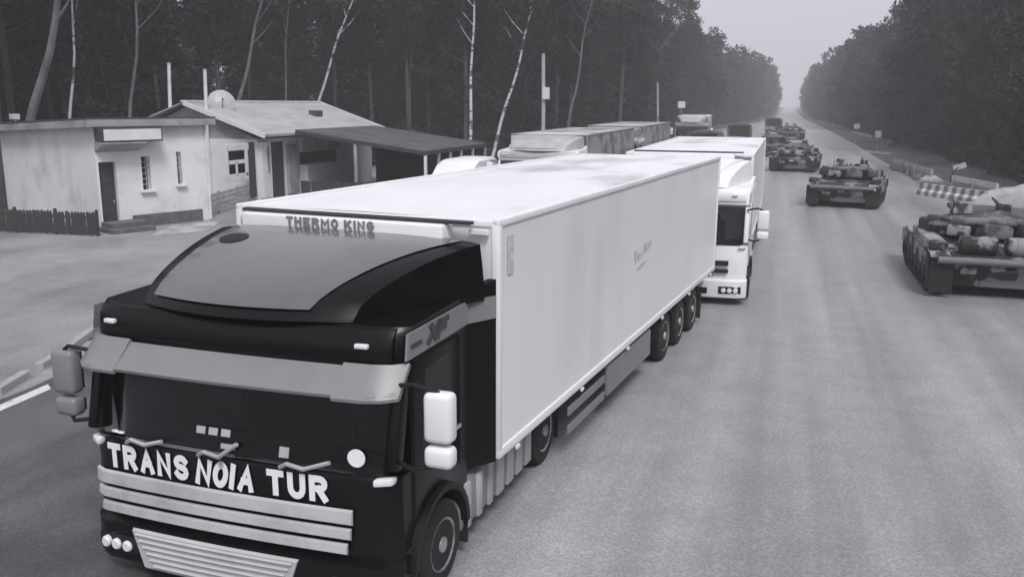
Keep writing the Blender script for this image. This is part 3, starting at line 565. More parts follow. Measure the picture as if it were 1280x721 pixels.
TANKS = [((5.28, 27.0), .0, 'mud-spattered tank with a log across its stern, passing the white-cabbed truck'),
         ((3.10, 46.8), -.16, 'camouflaged tank driving behind the striped concrete barrier blocks'),
         ((.75, 69.5), -.10, 'camouflaged tank beyond the one at the striped barrier, beside the white kerb line'),
         ((-1.3, 89.0), .05, 'tank in the column half hidden behind the white box trailer'),
         ((.4, 131), .1, 'lone hazy tank far down the road past the white kerb line')]
for i, ((x, y), a, lab) in enumerate(TANKS):
    t_ = tank0 if i == 0 else copy_tree(tank0)
    t_.location = (x, y, .004); t_.rotation_euler[2] = a; tag(t_, lab, 'tank', 'tanks driving along the road')
    if i:
        drop = ((), ('fuel_drum', 'camouflage_net'), ('unditching_log', 'hatch'), ('kit_bag', 'fuel_drum'), ('camouflage_net',))[i]
        tur = [c for c in t_.children if c.name.startswith('turret')][0]; an = (0, .10, -.16, .1, -.1)[i]
        tur.matrix_basis = Matrix.Translation((0, .35, 0)) @ Matrix.Rotation(an, 4, 'Z') @ Matrix.Translation((0, -.35, 0))
        for c in list(t_.children)+list(tur.children):
            if c.name.split('.')[0] in drop: bpy.data.objects.remove(c)

def army_truck(loc, rz, label):
    T = thing('army_truck', label, 'truck', loc, rz, 'army trucks far down the road')
    MB().slices([(-1.32, .95), (-1.34, 2.2), (-1.22, 2.5), (-.6, 2.64), (.6, 2.64), (1.22, 2.5), (1.34, 2.2), (1.32, .95)], [-3.3+.5*i for i in range(8)], 'Y').build('canvas_cover', M_canvas, T, True)
    MB().box((0, -1.55, .90), (2.74, 3.6, .5), .02).build('cargo_bed', M_camo, T); MB().box((0, -3.36, 1.0), (2.7, .06, .6), .01).build('tailgate', M_camo2, T)
    MB().box((0, -3.31, 1.9), (2.1, .05, 1.1), .2).build('opening_shade', M_pnl, T)  # dark panel stands in for the shade inside the open cover
    MB().box((0, -1.6, .6), (1.2, 4.6, .3), .02).build('chassis', M_chas, T)
    MB().slices([(.45, .7), (.45, 2.3), (1.5, 2.35), (1.8, 1.6), (3.0, 1.45), (3.1, .6)], [-1.1, -1.0, 1.0, 1.1]).build('cab', M_camo, T, True)
    MB().slices([(1.54, 2.25), (1.80, 1.66), (1.83, 1.68), (1.57, 2.27)], [-.9, .9]).build('windscreen', M_glass, T)
    for s in (-1, 1):
        for y in (-2.7, -1.4, 2.3): wheel(T, s*1.0, y, .55, .35, s)
        MB().box((s*.9, -3.4, .9), (.2, .06, .12), .01).build('tail_light', M_red, T)
    return T
army_truck((-6.4, 76, 0), 0, 'canvas-covered army truck standing ahead of the tank column, past the white box trailer')
army_truck((-5.2, 104, 0), .05, 'canvas-covered army truck beside the pale trailer far along the road')
army_truck((-2.2, 150, 0), 0, 'canvas-covered army truck farthest along the hazy road')
stf = dict(st2); stf.update(side=M_lgrey, L=12.0)
trailer('box_trailer', 'pale box semi-trailer standing alone far along the road beside the wood', (-9.6, 96, 0), .06, stf)
tractor('truck_tractor', 'grey tractor unit hitched to the pale trailer far along the road', (-9.55, 93.9, 0), .06, dict(stw, body=M_grey, brow=M_grey, bumper=M_grey, defl_side=M_grey, defl_top=M_lgrey))

# ------------------------------------------------------------------ white house with the door and fence
M_plas = M('white_plaster', .68, .85, .06, 1.2, bump=.12, dark=.42, dscale=.7, dlo=.5, dhi=.85)
M_fasc = M('grey_fascia', .34, .7, .15, 2, dark=.22, dscale=1.)
M_droof = M('dark_roofing', .05, .85, .25, 2, bump=.3)
M_wood = M('dark_wood', .035, .8, .35, 4, bump=.4, stretch=(4, 4, .6))
M_wood2 = M('weathered_wood', .40, .85, .25, 4, bump=.3, stretch=(1, 1, 4), dark=.26, dscale=2.)
M_trim = M('white_trim', .66, .6, .08, 3, dark=.45, dscale=1.5, dlo=.52, dhi=.8)
M_plinth = M('plinth_stone', .10, .9, .3, 3, bump=.4)
A = Vector((-24.3, 26.6, 0)); Bc = Vector((-22.5, 30.8, 0)); dd = (Bc-A).normalized(); nn = Vector((-dd.y, dd.x, 0)); LF = (Bc-A).length
H = thing('house', 'low white plastered house with dark door, long sign box and slatted fence beside it', 'house', A, math.atan2(dd.y, dd.x))
def HF(u, v, off=0.):                                            # pixel on the facade -> (along, height)
    d = ray(u, v); t_ = ((A-nn*off)-CAM).dot(nn)/d.dot(nn); q = CAM+d*t_-A; return q.dot(dd), q.z
ZW = 3.86; DP = 8.5
dx0, _ = HF(126, 240); dx1, _ = HF(147.5, 240); _, dz1 = HF(147, 202)
wins = []
for (u0, v0, u1, v1) in ((176, 196, 190, 237), (220, 190, 229, 230)):
    a0, b0 = HF(u0, v0); a1, b1 = HF(u1, v1); wins.append((a0, a1, b1, b0))
# facade built from pieces round the openings
def wallpiece(x0, x1, z0, z1): MB().box(((x0+x1)/2, .15, (z0+z1)/2), (x1-x0, .30, z1-z0)).build('wall', M_plas, H)
dx0 = max(dx0, .06)
wallpiece(0, dx0, 0, ZW); wallpiece(dx0, dx1, dz1, ZW)
cuts = [dx1]+[c for w_ in wins for c in w_[:2]]+[LF]
for i in range(0, len(cuts), 2): wallpiece(cuts[i], cuts[i+1], .0, ZW)
for (x0, x1, z0, z1) in wins:
    wallpiece(x0, x1, 0, z0); wallpiece(x0, x1, z1, ZW)
    wn = MB().box(((x0+x1)/2, .20, (z0+z1)/2), (x1-x0, .03, z1-z0)).build('window', M_glass, H)
    MB().box(((x0+x1)/2, -.05, z0-.05), (x1-x0+.24, .22, .09), .015).build('sill', M_trim, wn)
    for q in (x0+.03, x1-.03): MB().box((q, .16, (z0+z1)/2), (.06, .06, z1-z0), .005).build('frame', M_trim, wn)
    for i in range(1, 6): MB().box(((x0+x1)/2, .06, z0+(z1-z0)*i/6), (x1-x0, .02, .03)).build('bar', M_fasc, wn)
    MB().box(((x0+x1)/2, .05, (z0+z1)/2), (.03, .02, z1-z0)).build('bar', M_fasc, wn)
# end wall facing the yard, other walls
MB().slices([(.30, 0), (.30, ZW), (DP, ZW-.35), (DP, 0)], [0, .3]).build('wall', M_plas, H)
MB().slices([(.30, 0), (.30, ZW), (DP, ZW-.35), (DP, 0)], [LF-.3, LF]).build('wall', M_plas, H)
MB().box((LF/2, DP+.15, 1.7), (LF, .3, 3.4)).build('wall', M_plas, H)
MB().slices([(-.35, ZW+.26), (-.35, ZW+.32), (DP+.4, ZW-.03), (DP+.4, ZW-.09)], [-.40, LF+.25]).build('roof', M_droof, H)
MB().box((LF/2-.07, -.31, ZW+.12), (LF+.62, .06, .27), .01).build('fascia', M_fasc, H)
MB().slices([(-.27, ZW-.02), (-.27, ZW+.25), (DP+.38, ZW-.12), (DP+.38, ZW-.38)], [-.39, -.33]).build('fascia', M_fasc, H)
MB().box((LF+.03-(LF-dx1)/2, -.02, .24), (LF-dx1-.9, .06, .48), .01).build('plinth', M_plinth, H)
dr = MB().box(((dx0+dx1)/2, .22, dz1/2), (dx1-dx0, .06, dz1), .01).build('door', M_wood, H)
MB().box((dx1-.12, .16, 1.05), (.04, .08, .14), .01).build('handle', M_chrome, dr)
for z in (.5, 1.3, 2.0): MB().box(((dx0+dx1)/2, .185, z), (dx1-dx0-.2, .02, .5), .008).build('door_panel', M_wood, dr)
for i, (ext, z) in enumerate(((1.25, .09), (.85, .26))):
    MB().box(((dx0+dx1)/2+.25, -ext/2-.004*i, z), (dx1-dx0+1.0-.3*i, ext, .17), .015).build('step', M_plinth, H)
# sign box and the little canopy under it, held off the wall
s0, sz1 = HF(124, 160, .5); s1, sz0 = HF(201, 176, .5)
sg = MB().box(((s0+s1)/2, -.36, (sz0+sz1)/2), (s1-s0, .62, abs(sz1-sz0)), .01).build('sign_box', M_droof, H)
MB().box(((s0+s1)/2, -.682, (sz0+sz1)/2), (s1-s0-.12, .02, abs(sz1-sz0)-.12), .004).build('sign_face', M_trim, sg)
MB().slices([(-.70, sz0-.06), (-.70, sz0-.01), (0, sz0+.02), (0, sz0-.38)], [s0-.02, s0+(s1-s0)*.72]).build('canopy', M_fasc, H)
MB().tube([(LF-.08, -.06, .05), (LF-.08, -.06, ZW), (LF-.08, -.25, ZW+.1)], .05).build('drainpipe', M_trim, H, True)
# pale paving by the corner
sheet('paving', [tuple(G(*q).xy) for q in ((180, 298), (262, 288), (275, 277), (215, 282))], .016, M('paving_slab', .42, .85, .2, 2, bump=.2, dark=.25, dscale=1.))
# fence
FA, FB = G(-30, 289), G(121, 296); fd = (FB-FA); fl = fd.length
FN = thing('slatted_fence', 'dark wooden slatted fence standing before the end wall of the white house', 'fence', FA, math.atan2(fd.y, fd.x))
sm = None; ns = int(fl/.125)
for i in range(ns):
    x = (i+.5)*fl/ns
    if sm is None: o = MB().slices([(-.055, .06), (-.055, .84), (0, .90), (.055, .84), (.055, .06)], [-.012, .012], 'Y').build('slat', M_wood, FN); sm = o.data
    else: o = inst('slat', sm, FN)
    o.location = (x, 0, random.uniform(-.02, .02)); o.rotation_euler = (random.uniform(-.03, .03), random.uniform(-.015, .015), 0)
for z in (.28, .68): MB().box((fl/2, .04, z), (fl, .04, .08), .006).build('rail', M_wood, FN)
for i in range(4): MB().box((fl*i/3, .09, .48), (.09, .09, .96), .01).build('post', M_wood, FN)

# ------------------------------------------------------------------ second house (pale pitched roof) and its porch
M_proof = M('pale_roofing', .40, .75, .12, 1.5, bump=.15, dark=.24, dscale=.7, dlo=.5, dhi=.8, stretch=(1, .4, 1))
X2 = -24.3
K = thing('snack_bar', 'small pitched-roof building with pale sheet roof, dish and timber front, behind the white house', 'building', (0, 0, 0))
y0, y1 = 36.7, 49.8; zr, ze = 4.72, 3.22; xr, xe = -28.0, -23.6
def span(y): return ze+.0*(y-y0)
MB().box(((X2-31.6)/2, (y0+y1)/2, 1.5), (abs(-31.6-X2), y1-y0-.8, 3.0)).build('wall', M_plas, K)
MB().slices([(X2, 3.0), (xr, zr-.12), (-31.6, 3.0)], [y0+.42, y0+.5], 'Y').build('gable', M_fasc, K)
npan = 12
for i in range(npan):                                           # roofing sheets
    a, b = y0+(y1-y0)*i/npan, y0+(y1-y0)*(i+1)/npan-.02
    MB().slices([(xe, ze), (xr, zr), (xr, zr+.05), (xe, ze+.05+.004*(i % 2))], [a, b], 'Y').build('roof_sheet', M_proof, K)
    MB().slices([(-32.2, ze), (xr, zr), (xr, zr+.05), (-32.2, ze+.05)], [a, b], 'Y').build('roof_sheet', M_proof, K)
MB().box((xr, (y0+y1)/2, zr+.06), (.30, y1-y0+.1, .08), .02).build('ridge_cap', M_trim, K)
for y in (y0-.04, y1+.04):
    MB().slices([(xe+.03, ze-.15), (xe+.03, ze+.08), (xr, zr+.10), (xr, zr-.13)], sorted([y-.03, y+.03]), 'Y').build('bargeboard', M_trim, K)
MB().box((xe+.03, (y0+y1)/2, ze-.02), (.08, y1-y0, .14), .02).build('gutter', M_fasc, K)
hx = WX(395, 150, -25.8)
MB().box((-25.8, hx.y, ze+(zr-ze)*(xe+25.8)/(xe-xr)+.16), (.5, .75, .34), .03).build('roof_vent', M_droof, K)
# dish on the ridge end
dq = WX(277, 132, -27.2)
ds = MB().grid(lambda u, v: (.68*u*math.cos(2*PI*v), -.20*(1-u*u), .68*u*math.sin(2*PI*v)), 6, 24).build('satellite_dish', M_lgrey, K, True)
ds.location = (dq.x, dq.y, 4.70); ds.rotation_euler = (-.35, 0, .75)
MB().tube([(0, .05, -.55), (0, .02, 0)], .03).tube([(0, -.12, -.4), (0, -.5, .0)], .015).box((0, -.52, 0), (.08, .12, .08), .02).build('bracket', M_pnl, ds)
# front: window, pillars, doors, panels (x = X2 plane faces the road)
def fr(u0, v0, u1, v1, x=X2, name='panel', mat=None, th=.08, par=None, bev=.01):
    p, q = WX(u0, v0, x), WX(u1, v1, x)
    return MB().box((x+th/2, (p.y+q.y)/2, (p.z+q.z)/2), (th, abs(q.y-p.y), abs(p.z-q.z)), bev).build(name, mat, par or K)
wn = fr(283, 186, 306, 220, name='window', mat=M_glass, th=.05)
for (a, b, c, d) in ((281, 181, 309, 187), (281, 219, 309, 224), (281, 187, 285, 219), (304, 187, 309, 219), (293, 203, 296, 219), (285, 201, 304, 204)): fr(a, b, c, d, name='frame', mat=M_trim, th=.09, par=wn)
fr(322, 178, 337, 246, name='pillar', mat=M_trim, th=.22); fr(328, 182, 333, 215, name='pillar_panel', mat=M_fasc, th=.25)
fr(309, 178, 321, 246, name='doorway', mat=M_wood, th=.03); fr(338, 178, 356, 246, name='doorway', mat=M_wood, th=.03)
fr(357, 182, 372, 240, name='pillar', mat=M_fasc, th=.16)
fr(374, 190, 420, 208, name='serving_window', mat=M_glass, th=.03)
fr(374, 206, 413, 240, name='counter', mat=M_trim, th=.5)
fr(370, 171, 417, 186, name='sign_board', mat=M_lgrey, th=.35)
# balustrade of planks before the window
pa, pb = G(250, 276), G(320, 252)
BR = thing('balustrade', 'weathered plank balustrade before the window of the pitched-roof building', 'railing', pa, math.atan2((pb-pa).y, (pb-pa).x))
bl = (pb-pa).length
for i, z in enumerate((.25, .45, .65, .85)): MB().box((bl/2, 0, z), (bl, .035, .17), .006, rz=random.uniform(-.004, .004)).build('plank', M_wood2, BR)
for i in range(4): MB().box((bl*i/3, .06, .5), (.09, .09, 1.0), .01).build('post', M_wood2, BR)
# dark porch canopy running toward the lorry lane
CP = thing('porch_canopy', 'dark sloping canopy on posts built against the pale-roofed building', 'canopy', (0, 0, 0))
c0, c1, zc0, zc1 = 39.2, 48.2, 3.36, 2.46; xc0, xc1 = -23.45, -16.5
for i in range(9):
    a = c0+(c1-c0)*i/9; b = c0+(c1-c0)*(i+1)/9-.015
    MB().slices([(xc0, zc0), (xc1, zc1), (xc1, zc1+.06), (xc0, zc0+.06)], [a, b], 'Y').build('roof_sheet', M('canopy_roof', .10, .6, .15, 1.5, dark=.07, dscale=.8), CP)
MB().box((xc1+.02, (c0+c1)/2, zc1-.07), (.08, c1-c0, .18), .01).build('beam', M_wood, CP)
for y in (c0+.05, c1-.05): MB().slices([(xc0, zc0-.16), (xc1, zc1-.16), (xc1, zc1-.01), (xc0, zc0-.01)], sorted([y-.04, y+.04]), 'Y').build('beam', M_wood, CP)
for y in (39.3, 41.0, 42.6, 44.2, 46.0, 48.1): MB().box((xc1+.0, y, zc1/2-.08), (.13, .13, zc1-.17), .01).build('post', M_trim if y < 40 else M_fasc, CP)
MB().box((-20.2, c0+.1, 1.4), (.14, .14, 2.8), .01).build('post', M_fasc, CP)
for i in range(14):
    y = 39.6+i*.6
    MB().box((xc1+.02, y, .5), (.03, .5, .9), .004).build('plank', M_wood, CP)
MB().box((-20.0, c1-.1, 1.35), (6.8, .06, 2.7), .01).build('back_screen', M_wood, CP)
for i in range(11): MB().box((-23.0+.58*i, c0+.02, .45), (.52, .03, .9), .004).build('plank', M_wood, CP)

# ------------------------------------------------------------------ posts, poles and small signs
def pole(name, label, cat, u, vb, vt, y, r=.07, mat=None, group=None):
    b, t_ = WY(u, vb, y), WY(u, vt, y)
    T = thing(name, label, cat, (b.x, y, 0), 0, group)
    MB().tube([(0, 0, 0), (0, 0, t_.z*.5), (t_.x-b.x, 0, t_.z)], [r, r*.95, r*.85], 10).build('shaft', mat or M_trim, T, True)
    MB().lathe([(0, r*1.1), (.05, r*.9), (.07, r*.2)], (t_.x-b.x, 0, t_.z-.01), 'Z', 10).build('cap', M_fasc, T)
    return T, t_
pole('white_post', 'tall white post behind the white house roof, the one farther from the dish', 'post', 211, 130, 80, 38, .10)
pole('white_post', 'white post behind the white house roof, close to the satellite dish', 'post', 256, 125, 88, 37, .10)
T, tp = pole('utility_pole', 'pale utility pole with a small box, behind the dark curtain-sided trailers', 'pole', 679, 155, 68, 63, .16, M_lgrey)
MB().box((.22, -.16, WY(683, 117, 63).z), (.5, .3, .85), .03).build('meter_box', M_trim, T)
pole('thin_pole', 'thin leaning pale pole at the edge of the wood past the curtain-sided trailers', 'pole', 822, 150, 104, 92, .12, M_lgrey)
def signpost(u, v, y, wd, hh, label, mat=M_trim):
    p = WY(u, v, y); T = thing('road_sign', label, 'sign', (p.x, y, 0))
    MB().tube([(0, .05, 0), (0, .05, p.z+hh/2)], .04, 8).build('post', M_fasc, T)
    MB().box((0, 0, p.z), (wd, .03, hh), .01).build('sign_plate', mat, T)
    return T
signpost(18, 146, 33, .62, .26, 'small white plate on a post under the trees beside the white house')
signpost(852, 131, 100, .8, .7, 'small white sign at the wood edge above the parked trucks')
signpost(1071, 158, 118, .7, .6, 'small white sign at the foot of the wood across the road')
signpost(1098, 168, 100, .6, .7, 'white marker sign beside the low white rail on the far verge')

# ------------------------------------------------------------------ roadside on the far side: barrier blocks, island, heap, tarpaulin
ba, bb = G(1150, 243), G(1236, 256); bd = bb-ba; nb = 8
BRm = None
for i in range(nb):
    p = ba+bd*(i+.5)/nb
    T = thing('barrier_block', 'painted concrete barrier block in the black and white row along the verge', 'barrier', (p.x, p.y, .012), math.atan2(bd.y, bd.x)+random.uniform(-.05, .05), 'black and white barrier blocks on the verge')
    ln = bd.length/nb*.97
    for j in range(2):
        MB().slices([(-.24, 0), (-.22, .2), (-.10, .34), (-.08, .62), (.08, .62), (.10, .34), (.22, .2), (.24, 0)], [-ln/2+ln/2*j, ln/2*j-.004], 'X').build('block_half', M_trim if (j == 1) else M_grey, T)
def rail(pa, pb, hgt, label, mat):
    T = thing('guard_rail', label, 'rail', (pa.x, pa.y, 0), math.atan2((pb-pa).y, (pb-pa).x)); ln = (pb-pa).length
    MB().slices([(-.02, hgt-.30), (.03, hgt-.24), (-.02, hgt-.15), (.03, hgt-.06), (-.02, hgt), (-.05, hgt), (-.05, hgt-.3)], [ln*i/10 for i in range(11)]).build('beam', mat, T)
    n = max(2, int(ln/2))
    for i in range(n+1): MB().box((ln*i/n, -.12, hgt/2), (.10, .12, hgt), .01).build('post', M_fasc, T)
    return T
rail(G(1192, 238), G(1246, 250), .85, 'pale guard rail behind the striped barrier blocks', M_trim)
rail(G(1120, 212), G(1165, 228), .8, 'dull guard rail along the verge beyond the striped barrier blocks', M_lgrey)
rail(G(1065, 170), G(1090, 177), .75, 'low white rail on the far verge near the marker sign', M_trim)
_k = kerb('kerb_island', [tuple(G(1034, 185.5).xy), tuple(G(1070, 188.5).xy), tuple(G(1112, 193.5).xy)], 'white-painted kerb line across the side lane beyond the tanks')
_k.children[0].data.materials[0] = M_trim; _k.children[0].data.name = 'white_kerbstone'
# heap under a white tarpaulin
tc = G(1262, 258)
def heap(u, v):
    x, y = (u-.5)*4.6, (v-.5)*2.6; r = max(0, 1-(x/2.3)**2)*max(0, 1-(y/1.3)**2)
    z = 1.05*r**.45*(1+.10*math.sin(x*2.3+1)) + .03*math.sin(x*9+y*3)*r
    return (x, y, z)
TP = MB().grid(heap, 28, 18).build('tarpaulin_heap', M_lgrey, None, True); TP.location = (tc.x+1.0, tc.y+.4, .0); TP.rotation_euler[2] = -.5
tag(TP, 'white tarpaulin sheet stretched over a low heap beside the striped barrier blocks', 'tarpaulin')
MB().tube([(0.1, -1.3, .0), (.12, -.9, .80), (.1, 0, 1.13), (.1, .9, .85), (.1, 1.3, 0)], .03, 6).build('strap', M_fasc, TP)
def rock(x, y, s, label=None):
    b = MB(); bmesh.ops.create_icosphere(b.bm, subdivisions=2, radius=1)
    ph = random.uniform(0, 9)
    b.xf(lambda X, Y, Z: (X*s*(1+.3*math.sin(3*Y+ph)), Y*s*.8*(1+.25*math.sin(2.5*X+ph)), max(-.1, Z*s*.6*(1+.3*math.sin(2*X+3*Y+ph)))+.05))
    return tag(b.build('rubble_lump', M_plinth if random.random() < .6 else M_conc, None, False, (x, y, 0)), 'rough lump of broken concrete lying on the verge past the barrier blocks', 'rubble', 'lumps of rubble on the verge')
for i in range(16):
    p = G(1112+5.2*i+random.uniform(-6, 6), 203+2.35*i+random.uniform(-2, 5)); rock(p.x, p.y, random.uniform(.25, .7))
sg_ = G(1186, 236)
T = thing('broken_sign', 'bent plate on a short post sticking out of the rubble on the verge', 'sign', (sg_.x, sg_.y, 0))
MB().tube([(0, 0, 0), (.1, 0, .9), (.35, 0, 1.25)], .05, 8).build('post', M_wood, T); MB().box((.45, 0, 1.3), (.7, .04, .3), .01, ry=-.35).build('sign_plate', M_lgrey, T)

# ------------------------------------------------------------------ trees
M_bark = M('bark', .028, .95, .4, 5, bump=.6, stretch=(1, 1, .3))
M_bark2 = M('pine_bark', .055, .95, .4, 4, bump=.6, stretch=(1, 1, .3))
def birch_mat():
    return M('birch_bark', .56, .8, .15, 3, dark=.05, dscale=1.1, dlo=.51, dhi=.57, stretch=(.5, .5, 1.3))
M_leafA = leafmat('pine_needles', (.010, .0115, .0105)); M_leafB = leafmat('leaves', (.017, .019, .0175)); M_leafC = leafmat('birch_leaves', (.035, .038, .035))
def leaf_mesh(name, centers, radii, nleaf, size, mat, flat=1.):
    """small leaf-sprays scattered through clumps"""
    C = np.asarray(centers, float); R = np.asarray(radii, float); per = np.maximum(3, (nleaf*R**2/np.sum(R**2)).astype(int))
    idx = np.repeat(np.arange(len(C)), per); n = len(idx)
    d = RNG.normal(size=(n, 3)); d /= np.linalg.norm(d, axis=1, keepdims=True); rad = RNG.random(n)**.45
    p = C[idx]+d*rad[:, None]*R[idx][:, None]*np.array([1, 1, flat])
    a = RNG.normal(size=(n, 3)); a /= np.linalg.norm(a, axis=1, keepdims=True); b = np.cross(a, RNG.normal(size=(n, 3))); b /= np.linalg.norm(b, axis=1, keepdims=True)
    s = size*RNG.uniform(.6, 1.4, n)[:, None]
    v = np.stack([p-a*s, p-b*s*.45, p+a*s, p+b*s*.45], 1).reshape(-1, 3)
    me = bpy.data.meshes.new(name); f = np.arange(4*n).reshape(-1, 4)
    me.vertices.add(4*n); me.vertices.foreach_set('co', v.ravel()); me.loops.add(4*n); me.loops.foreach_set('vertex_index', f.ravel())
    me.polygons.add(n); me.polygons.foreach_set('loop_start', np.arange(0, 4*n, 4)); me.update(calc_edges=True); me.validate()
    me.materials.append(mat); return me
def trunk_mesh(h, r, limbs, mat, bend=.3):
    b = MB(); ph = random.uniform(0, 6)
    pts = [(bend*math.sin(ph+i*.7)*i/8, bend*math.cos(ph+i*.9)*i/8, h*i/8) for i in range(9)]
    b.tube(pts, [r*(1.25 if i == 0 else 1-.085*i) for i in range(9)], 9)
    for (z, a, ln) in limbs:
        i = min(7, int(z/h*8)); p = Vector(pts[i]).lerp(Vector(pts[i+1]), z/h*8-i)
        q = p+Vector((math.cos(a)*ln*.5, math.sin(a)*ln*.5, ln*.22)); e = p+Vector((math.cos(a)*ln, math.sin(a)*ln, ln*.55))
        b.tube([p, q, e], [r*.32, r*.22, r*.06], 5)
    o = b.build('trunk', mat, None, True); me = o.data; bpy.data.objects.remove(o); return me
PROTO = []
def proto(kind):
    h = {'pine': random.uniform(17, 21), 'broad': random.uniform(14, 19), 'spruce': random.uniform(15, 20), 'low': random.uniform(8, 11)}[kind]
    C, R, limbs = [], [], []
    if kind == 'pine':
        for i in range(46):
            z = random.uniform(.42, 1.)*h; rr = 2.9*math.sin(PI*min(1, max(.12, (1.04-z/h)/.6)))**.7
            a = random.uniform(0, 2*PI); d = rr*random.uniform(.2, 1); C.append((d*math.cos(a), d*math.sin(a), z)); R.append(random.uniform(.6, 1.15))
            if i % 3 == 0: limbs.append((z*.93, a, d))
        for i in range(8): limbs.append((random.uniform(.2, .5)*h, random.uniform(0, 6.3), random.uniform(.6, 1.6)))
        n, s, m, bm_ = 6000, .19, M_leafA, M_bark2
    elif kind == 'spruce':
        for i in range(60):
            z = (.06+.94*(i/60))*h; rr = 3.0*(1.03-z/h)+.2
            for q in range(2):
                a = random.uniform(0, 2*PI); d = rr*random.uniform(.35, 1); C.append((d*math.cos(a), d*math.sin(a), z-.2*d)); R.append(.45+.28*rr*random.uniform(.6, 1.1))
            if i % 4 == 0: limbs.append((min(z, h*.95), a, d))
        n, s, m, bm_ = 7500, .19, M_leafA, M_bark
    elif kind == 'broad':
        for i in range(58):
            z = random.uniform(.16, 1.)*h; rr = 3.6*math.sin(PI*min(1, max(.14, (1.06-z/h)/.95)))**.6
            a = random.uniform(0, 2*PI); d = rr*random.uniform(.25, 1.05); C.append((d*math.cos(a), d*math.sin(a), z)); R.append(random.uniform(.7, 1.5))
            if i % 4 == 0: limbs.append((z*.9, a, d))
        n, s, m, bm_ = 8000, .21, M_leafB, M_bark
    else:
        for i in range(34):
            z = random.uniform(.03, 1.)*h; rr = 2.9*math.sin(PI*min(1, max(.2, (1.08-z/h)/1.1)))**.6
            a = random.uniform(0, 2*PI); d = rr*random.uniform(.2, 1.05); C.append((d*math.cos(a), d*math.sin(a), z)); R.append(random.uniform(.6, 1.3))
            if i % 4 == 0: limbs.append((z*.8, a, d))
        n, s, m, bm_ = 5500, .19, M_leafB, M_bark
    return kind, h, trunk_mesh(h*.97, .17 if kind != 'low' else .10, limbs, bm_), leaf_mesh('crown', C, R, n, s, m, .75)
for kd, c in (('pine', 4), ('spruce', 3), ('broad', 4), ('low', 3)): PROTO += [proto(kd) for _ in range(c)]
PLACED = []
NAMES = {'pine': 'pine_tree', 'spruce': 'spruce_tree', 'broad': 'leafy_tree', 'low': 'young_tree'}
KTXT = {'pine': 'tall bare-trunked pine', 'spruce': 'dark low-boughed spruce', 'broad': 'full leafy tree', 'low': 'young bushy tree'}
def plant(x, y, weights, where, group, sc_=1., mind=2.4):
    if any((x-a)**2+(y-b)**2 < mind*mind for a, b in PLACED): return False
    PLACED.append((x, y))
    kd = random.choices(['pine', 'spruce', 'broad', 'low'], weights)[0]
    _, h, tm, cm = random.choice([p for p in PROTO if p[0] == kd])
    T = thing(NAMES[kd], KTXT[kd]+' '+where, 'tree', (x, y, 0), random.uniform(0, 6.28), group)
    s = sc_*random.uniform(.85, 1.15); T.scale = (s*random.uniform(.9, 1.15),)*2+(s,)
    inst('trunk', tm, T); inst('crown', cm, T); return True
def fill(n, xr_, yr_, weights, where, group, sc_=1., mind=2.4, ok=None):
    c = t = 0
    while c < n and t < n*30:
        t += 1; x, y = random.uniform(*xr_), random.uniform(*yr_)
        if ok and not ok(x, y): continue
        c += plant(x, y, weights, where, group, sc_, mind)
# wood behind the houses
random.seed(21)
_tall = [('broad', -16.2, 132, 1.05), ('broad', -16.0, 150, 1.08), ('pine', -16.6, 143, 1.1), ('broad', -16.4, 168, 1.05), ('broad', -16.8, 118, 1.05), ('broad', -17.4, 101, 1.1), ('spruce', -16.4, 160, 1.0)]
for kd, x, y, k_ in _tall: plant(x, y, [kd == q for q in ('pine', 'spruce', 'broad', 'low')], 'in the wood edging the road past the parked trucks', 'trees edging the road past the parked trucks', k_)
fill(66, (-62, -33.5), (20, 68), (8, 2, .6, 1), 'in the dark wood behind the houses', 'trees of the wood behind the houses', mind=2.6, ok=lambda x, y: x < -33.2-.05*(y-20))
fill(34, (-44, -17), (62, 84), (5, 3, 1.5, 1.5), 'in the dark wood beyond the canopy', 'trees of the wood beyond the canopy', mind=2.6, ok=lambda x, y: not (y < 66 and x > -19))
fill(58, (-40, -15.2), (84, 185), (2, 3, 4, 2), 'in the wood edging the road past the parked trucks', 'trees edging the road past the parked trucks', 1.08, 3.0)
# wood across the road
for kd, x, y, k_ in (('broad', 15.4, 120, 1.25), ('broad', 15.6, 106, 1.3), ('broad', 15.2, 136, 1.15), ('broad', 16.4, 94, 1.3), ('spruce', 15.4, 113, 1.3), ('broad', 15.6, 150, 1.1), ('pine', 16.0, 128, 1.25)): plant(x, y, [kd == q for q in ('pine', 'spruce', 'broad', 'low')], 'in the dark wood across the road from the trucks', 'trees of the wood across the road', k_)
fill(86, (14.5, 44), (46, 175), (2, 3, 5, 3), 'in the dark wood across the road from the trucks', 'trees of the wood across the road', 1.02, 2.8)
fill(30, (14.2, 19), (50, 178), (0, 2, 4, 5), 'at the front edge of the wood across the road', 'trees at the front edge of the wood across the road', .9, 2.2)
